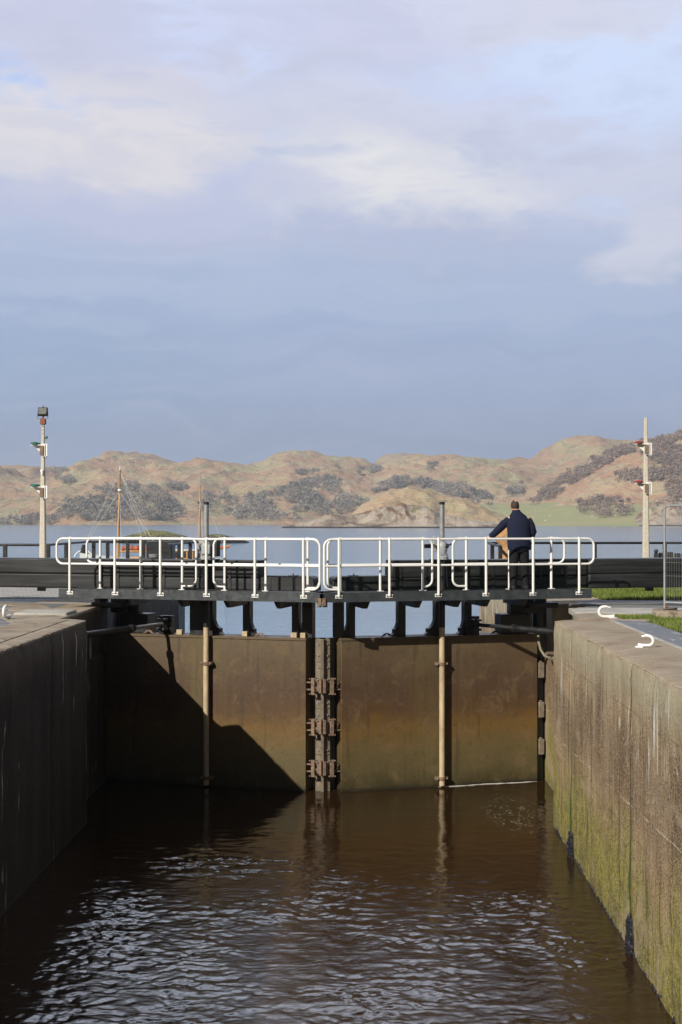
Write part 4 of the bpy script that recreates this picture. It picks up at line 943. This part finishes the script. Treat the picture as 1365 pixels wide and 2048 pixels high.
# mesh fence panel
o = empty('fence_panel', (5.63, 26.9, GZ), 'galvanised wire mesh fence panel standing at the right edge', 'fence panel')
dirp = Vector((1.9, -1.6, 0)).normalized(); b0 = Vector((P(1329.5, 1100, 26.9).x, 26.9, GZ)); UZ = Vector((0, 0, 1)); Wd = 3.3
pp = lambda u, z: b0+dirp*u+UZ*z
m = MB(); r0 = .05
m.tube([pp(0, .02)]+[pp(0, 1.92)]+[p for p in arc(pp(.08, 1.94), dirp, UZ, .08, 180, 90, 4)]+[pp(Wd-.08, 2.02), pp(Wd, 1.94), pp(Wd, .02)], .021, 9); m.tube([pp(0, .20), pp(Wd, .20)], .017, 8); m.build('frame', 'galvanised', o)
m = MB()
k = 1
while k*.05 < Wd: m.tube([pp(k*.05, .20), pp(k*.05, 2.0)], .0018, 4, cap=False); k += 1
for z in (.45, .7, .95, 1.2, 1.45, 1.7): m.tube([pp(0, z), pp(Wd, z)], .0021, 4, cap=False)
m.build('mesh', 'galvanised', o)
m = MB(); pd = Vector((-dirp.y, dirp.x, 0)); m.hexa([pp(-.1, 0)-pd*.3, pp(.12, 0)-pd*.3, pp(.12, 0)+pd*.3, pp(-.1, 0)+pd*.3, pp(-.1, .09)-pd*.28, pp(.12, .09)-pd*.28, pp(.12, .09)+pd*.28, pp(-.1, .09)+pd*.28]); m.build('foot', 'post_steel', o, bevel=.01)
m = MB(); m.tube([pp(0, .06), pp(.05, .14), pp(.07, .05)], .02, 7); m.build('coupler', 'box_brown', o)

# ------------------------------------------------------------ sailing boat
YB = 112.
B = lambda px, py, dy=0: P(px, py, YB+dy)
o = empty('sailing_boat', B(300, 1160), 'wooden two-masted sailing boat moored beyond the left gate', 'boat')
deck = H(1118, YB)
m = MB(); rings = []
xs0, xs1 = B(165, 1100).x, B(452, 1100).x
for i in range(13):
    t = i/12; x = xs0+(xs1-xs0)*t; w_ = 1.75*(math.sin(math.pi*(.06+.86*t))**.6); sh = .5*(1-t*2.2)**2 if t < .45 else .12*(t-.45)
    rings.append([Vector((x+.25*(1-t)*(zz+0)*-.3, YB+w_*ww_, z_)) for ww_, z_, zz in ((-1, deck+sh, 1), (-.97, deck-.7, .5), (-.7, .2, .1), (0, -.7, 0), (.7, .2, .1), (.97, deck-.7, .5), (1, deck+sh, 1))])
m.loft(rings); m.build('hull', 'boat_hull', o)
def spar(name, a, b, r0_, r1_, mt='varnished_wood', par=None):
    m = MB(); m.tube([a, b], [r0_, r1_], 9); return m.build(name, mt, par or o)
mast = spar('mast', B(236, 1125), B(240.5, 940), .13, .07); spar('masthead', B(240.5, 945), B(240.6, 932), .05, .03, 'white_paint', mast)
m = MB(); m.tube([B(240, 982), B(240.1, 978)], .16, 8); m.build('hounds', 'white_paint', mast)
mz = spar('mast', B(399, 1125), B(401.5, 972), .10, .05); spar('masthead', B(401.5, 973), B(401.6, 945), .04, .02, 'galvanised', mz)
m = MB(); m.tube([B(396, 1005), B(402, 1008)], .06, 7); m.tube([B(397, 1018), B(402, 1016)], .05, 7); m.build('radar_bracket', 'dark_box', mz)
# booms with furled red sail
m = MB(); m.tube([B(241, 1103), B(296, 1102)], .10, 8); m.build('boom', 'varnished_wood', o)
m = MB(); n = 16; m.tube([B(243+i*3.6, 1096+.6*math.sin(i*1.9)) for i in range(n)], [.17+.045*math.sin(i*2.3) for i in range(n)], 9); m.build('furled_sail', 'sail_red', o)
m = MB(); m.tube([B(402, 1100), B(440, 1096), B(463, 1091)], [.09, .09, .05], 8); m.build('boom', 'varnished_wood', o)
m = MB(); m.tube([B(425, 1098), B(445, 1095), B(459, 1095)], [.10, .14, .06], 8); m.build('furled_sail', 'sail_red', o)
# wheelhouse
m = MB(); x0, x1 = B(346, 1100).x, B(390, 1100).x; m.box(x0, x1, YB-.9, YB+.9, deck-.1, H(1101, YB)); wh = m.build('wheelhouse', 'varnished_wood', o, bevel=.03)
m = MB(); m.box(x0-.1, x1+.1, YB-1, YB+1, H(1101, YB)+.001, H(1099.5, YB)); m.build('roof', 'white_paint', wh, bevel=.02)
for u in (.12, .5, .74):
    m = MB(); m.box(x0+(x1-x0)*u, x0+(x1-x0)*(u+.16), YB-.93, YB-.905, deck+.12, H(1103.5, YB)); m.build('window', 'dark_box', wh)
m = MB(); m.box(B(262, 1100).x, B(345, 1100).x, YB-.8, YB+.8, deck-.1, deck+.16); m.build('coachroof', 'varnished_wood', o, bevel=.04)
m = MB(); c = B(168, 1112); m.tube([c, c+Vector((0, 0, .3)), c+Vector((0, 0, .9))], [.30, .30, .12], 9); m.build('windlass', 'dark_box', o)
m = MB(); m.tube(arc(B(168, 1121), Vector((1, 0, 0)), UZ, .8, 20, 160, 10), .05, 7); m.build('bow_rail', 'white_paint', o)
# standing rigging
def wire(pts):
    m = MB(); m.tube(pts, .012, 5); m.build('shroud', 'rope_white', o)
wire([B(240.3, 942), B(170, 1088)]); wire([B(240.3, 980), B(172, 1088)])
for p, y in ((306, 1082), (294, 1074), (276, 1050)): wire([B(240.6, 942), B(p, y), B(p+(p-240.6)*.4, y+(y-942)*.4)] if False else [B(240.6, 942), B(240.6+(p-240.6)*1.25, 942+(y-942)*1.25)])
wire([B(240.6, 984), B(312, 1088)]); wire([B(240, 982), B(233, 1118, -1.5)]); wire([B(240, 982), B(244, 1118, -1.5)])
wire([B(401.5, 1000), B(408, 1118, -1.3)]); wire([B(401.5, 975), B(394, 1118, -1.3)]); wire([B(402, 975), B(450, 1098)]); wire([B(442, 1098), B(436, 1121)])

# ------------------------------------------------------------ the man
aM = A(1039, .66, 1); foot = L(1, aM, .66, 3.952)
man = empty('person', foot, 'man in a navy jacket and black trousers leaning on the walkway rail, seen from behind', 'person')
sM = 1.0
# local frame: x right, y away from the camera (his facing), z up; slight turn with the walkway
Rz = Matrix.Rotation(R(8), 3, 'Z')
def W(x, y, z): return foot+Rz @ Vector((x*sM, y*sM, z*sM))
KX, KY = W(1, 0, 0)-W(0, 0, 0), W(0, 1, 0)-W(0, 0, 0)
# joints of the body, grown with a skin modifier
jv = [('pelvis', (0, .02, .92), (.15, .11)), ('waist', (0, .03, 1.08), (.15, .11)), ('chest', (-.01, .05, 1.32), (.17, .12)), ('neckb', (-.03, .07, 1.50), (.075, .075)), ('neck', (-.045, .09, 1.57), (.058, .06)),
      ('head', (-.06, .105, 1.66), (.075, .088)), ('crown', (-.065, .10, 1.74), (.068, .08)),
      ('hipL', (-.10, .02, .88), (.095, .10)), ('kneeL', (-.115, .02, .48), (.06, .065)), ('ankL', (-.12, .0, .08), (.04, .045)), ('toeL', (-.13, .14, .035), (.035, .03)),
      ('hipR', (.10, .02, .88), (.095, .10)), ('kneeR', (.115, .03, .48), (.06, .065)), ('ankR', (.12, .0, .08), (.04, .045)), ('toeR', (.14, .14, .035), (.035, .03)),
      ('shL', (-.20, .06, 1.44), (.062, .062)), ('elL', (-.36, .19, 1.22), (.042, .042)), ('wrL', (-.52, .33, 1.055), (.027, .027)), ('haL', (-.565, .37, 1.045), (.030, .02)),
      ('shR', (.20, .05, 1.43), (.062, .062)), ('elR', (.285, .04, 1.13), (.042, .042)), ('wrR', (.20, .29, 1.06), (.027, .027)), ('haR', (.18, .35, 1.05), (.03, .02))]
ix = {n_: i for i, (n_, _, _) in enumerate(jv)}
ed = [('pelvis', 'waist'), ('waist', 'chest'), ('chest', 'neckb'), ('neckb', 'neck'), ('neck', 'head'), ('head', 'crown'), ('pelvis', 'hipL'), ('hipL', 'kneeL'), ('kneeL', 'ankL'), ('ankL', 'toeL'), ('pelvis', 'hipR'), ('hipR', 'kneeR'), ('kneeR', 'ankR'), ('ankR', 'toeR'),
      ('chest', 'shL'), ('shL', 'elL'), ('elL', 'wrL'), ('wrL', 'haL'), ('chest', 'shR'), ('shR', 'elR'), ('elR', 'wrR'), ('wrR', 'haR')]
vs = [Vector(p) for _, p, _ in jv]; rad = [r_ for _, _, r_ in jv]; es = [(ix[a], ix[b]) for a, b in ed]
# five fingers and thumb on each hand, curled over the rail
for hand, s_ in (('haL', -1), ('haR', 1)):
    hp = Vector(dict((n_, p) for n_, p, _ in jv)[hand]); fw = Vector((-.6, .8, 0)) if s_ < 0 else Vector((-.25, .97, 0)); sd_ = Vector((fw.y, -fw.x, 0))
    for q_, (off, ln) in enumerate(((-.030, .052), (-.010, .060), (.010, .057), (.029, .045))):
        a = hp+sd_*off+fw*.03; b = a+fw*ln*.5+Vector((0, 0, -.005)); c = b+fw*ln*.3+Vector((0, 0, -.03)); k0 = len(vs)
        vs += [a, b, c]; rad += [(.010, .010), (.009, .009), (.007, .007)]; es += [(ix[hand], k0), (k0, k0+1), (k0+1, k0+2)]
    a = hp-sd_*s_*.03*-1; a = hp+sd_*(.035 if s_ < 0 else -.035)-fw*.005; k0 = len(vs); vs += [a, a+fw*.03+Vector((0, 0, -.02))]; rad += [(.011, .011), (.009, .009)]; es += [(ix[hand], k0), (k0, k0+1)]
me = bpy.data.meshes.new('body'); me.from_pydata([tuple(W(*v)-foot) for v in vs], es, []); me.materials.append(M['skin'])
body = bpy.data.objects.new('body', me); col.objects.link(body); body.parent = man
sk = body.modifiers.new('skin', 'SKIN'); ss = body.modifiers.new('sub', 'SUBSURF'); ss.levels = ss.render_levels = 2
for i, v in enumerate(me.skin_vertices[0].data):
    v.radius = rad[i]; v.use_root = (i == 0)
me.update()
def lay(path, rings, seg=16):
    """garment tube: rings of (centre, rx, ry, direction right, direction depth)"""
    out = []
    for c, rx, ry, u, v in rings: out.append([W(*c)+(KX*u[0]+KY*u[1]+UZ*u[2])*rx*math.cos(2*math.pi*k/seg)+(KX*v[0]+KY*v[1]+UZ*v[2])*ry*math.sin(2*math.pi*k/seg) for k in range(seg)])
    return out
E1, E2 = (1, 0, 0), (0, 1, 0)
m = MB()
m.loft(lay(0, [((.01, .02, .80), .232, .165, E1, E2), ((.01, .02, .84), .240, .172, E1, E2), ((.0, .02, .98), .238, .165, E1, E2), ((.0, .03, 1.12), .232, .158, E1, E2), ((.0, .04, 1.27), .245, .165, E1, E2), ((-.005, .05, 1.38), .245, .16, E1, E2),
               ((-.01, .055, 1.44), .205, .14, E1, E2), ((-.02, .06, 1.49), .16, .12, E1, E2), ((-.03, .065, 1.53), .118, .10, E1, E2), ((-.038, .07, 1.565), .088, .085, E1, E2), ((-.045, .075, 1.595), .076, .078, E1, E2)], 24))
def sleeve(pts, rs):
    pts = [Vector(p) for p in pts]; m.tube([W(*p) for p in pts], rs, 14)
sleeve([(-.13, .055, 1.40), (-.20, .065, 1.385), (-.28, .12, 1.32), (-.36, .19, 1.22), (-.44, .26, 1.13), (-.505, .315, 1.065), (-.515, .323, 1.06)], [.07, .084, .086, .078, .069, .060, .05])
sleeve([(.13, .05, 1.40), (.20, .05, 1.375), (.25, .045, 1.28), (.285, .04, 1.15), (.275, .10, 1.09), (.235, .2, 1.065), (.21, .265, 1.06)], [.07, .084, .086, .082, .074, .062, .052])
for v in m.v:
    n_ = noise.noise(v*9)*.007+noise.noise(v*22)*.003; v += Vector((n_, n_*.6, n_*.4))
jk = m.build('jacket', 'jacket_navy', man, sharp=60)
m = MB(); m.loft(lay(0, [((-.045, .075, 1.55), .080, .083, E1, E2), ((-.045, .078, 1.60), .078, .08, E1, E2), ((-.045, .078, 1.60), .066, .068, E1, E2), ((-.045, .078, 1.56), .066, .068, E1, E2)], 18), cap=False); m.build('collar', 'jacket_navy', jk)
m = MB()
m.loft(lay(0, [((.0, .02, .76), .18, .135, E1, E2), ((0, .02, .86), .195, .14, E1, E2), ((0, .025, 1.0), .18, .13, E1, E2)], 20))
for s_ in (-1, 1):
    m.loft(lay(0, [((s_*.125, .0, .035), .078, .095, E1, E2), ((s_*.125, .005, .10), .074, .088, E1, E2), ((s_*.118, .02, .30), .082, .092, E1, E2), ((s_*.112, .03, .50), .090, .098, E1, E2), ((s_*.10, .025, .68), .103, .115, E1, E2), ((s_*.092, .02, .80), .105, .13, E1, E2), ((s_*.09, .02, .86), .10, .13, E1, E2)], 16))
for v in m.v:
    n_ = noise.noise(v*8)*.008; v += Vector((n_, n_*.5, 0))
m.build('trousers', 'trouser_black', man, sharp=60)
for s_ in (-1, 1):
    m = MB(); m.loft([[W(s_*.13+s_*.0, y, .0)+KX*w_*math.cos(2*math.pi*k/12)+UZ*(h_*(.5+.5*math.sin(2*math.pi*k/12))) for k in range(12)] for y, w_, h_ in ((-.10, .03, .07), (-.08, .044, .10), (0, .045, .10), (.08, .05, .075), (.16, .045, .05), (.19, .02, .03))]); m.build('shoe', 'shoe_black', man)
hc = Vector((-.062, .105, 1.685))
m = MB(); rings = []
for i in range(9):
    t = i/8; ph = math.pi*(.10+.55*t); rr = math.sin(ph); 
    rings.append([W(hc.x+.084*rr*math.cos(a_)-.004, hc.y-.010+.098*rr*math.sin(a_)*(.78 if math.sin(a_) > 0 else 1.0), hc.z+.112*math.cos(ph)+.004) for a_ in [2*math.pi*k/16 for k in range(16)]])
m.loft(rings, cap=False)
for v in m.v: v += Vector((1, 1, 1))*noise.noise(v*40)*.004
m.build('hair', 'hair_brown', man)
m = MB(); m.ball(W(-.055, .065, 1.772), (.042, .045, .022), 12, 6); m.build('bald_patch', 'skin', man)
for s_, x in ((-1, -.142), (1, .022)):
    m = MB(); m.ball(W(x, .115, 1.665), (.012, .022, .034), 8, 6); m.build('ear', 'skin', man)
m = MB(); m.tube([W(-.142, .10, 1.68), W(-.150, .15, 1.685), W(-.13, .205, 1.683), W(-.06, .218, 1.683), W(.0, .205, 1.683)], .005, 5); m.build('glasses', 'dark_box', man)
m = MB(); m.ball(W(-.062, .215, 1.655), (.016, .024, .026), 8, 6); m.build('nose', 'skin', man)

# ------------------------------------------------------------ air
m = MB(); m.box(-2600, 2600, -70, 4300, -4, 260); hz = m.build('haze', 'white_paint', smooth=False, kind='stuff', label='thin pale sea haze between the camera and the hills', category='haze')
mh = bpy.data.materials.new('haze'); mh.use_nodes = True; g = G(mh.node_tree)
pv = g.n('VolumePrincipled'); pv.inputs['Color'].default_value = (.78, .84, .95, 1); pv.inputs['Density'].default_value = 2.2e-4; pv.inputs['Anisotropy'].default_value = .2
oo = g.n('OutputMaterial'); g.nt.links.new(pv.outputs[0], oo.inputs['Volume']); hz.data.materials.clear(); hz.data.materials.append(mh)
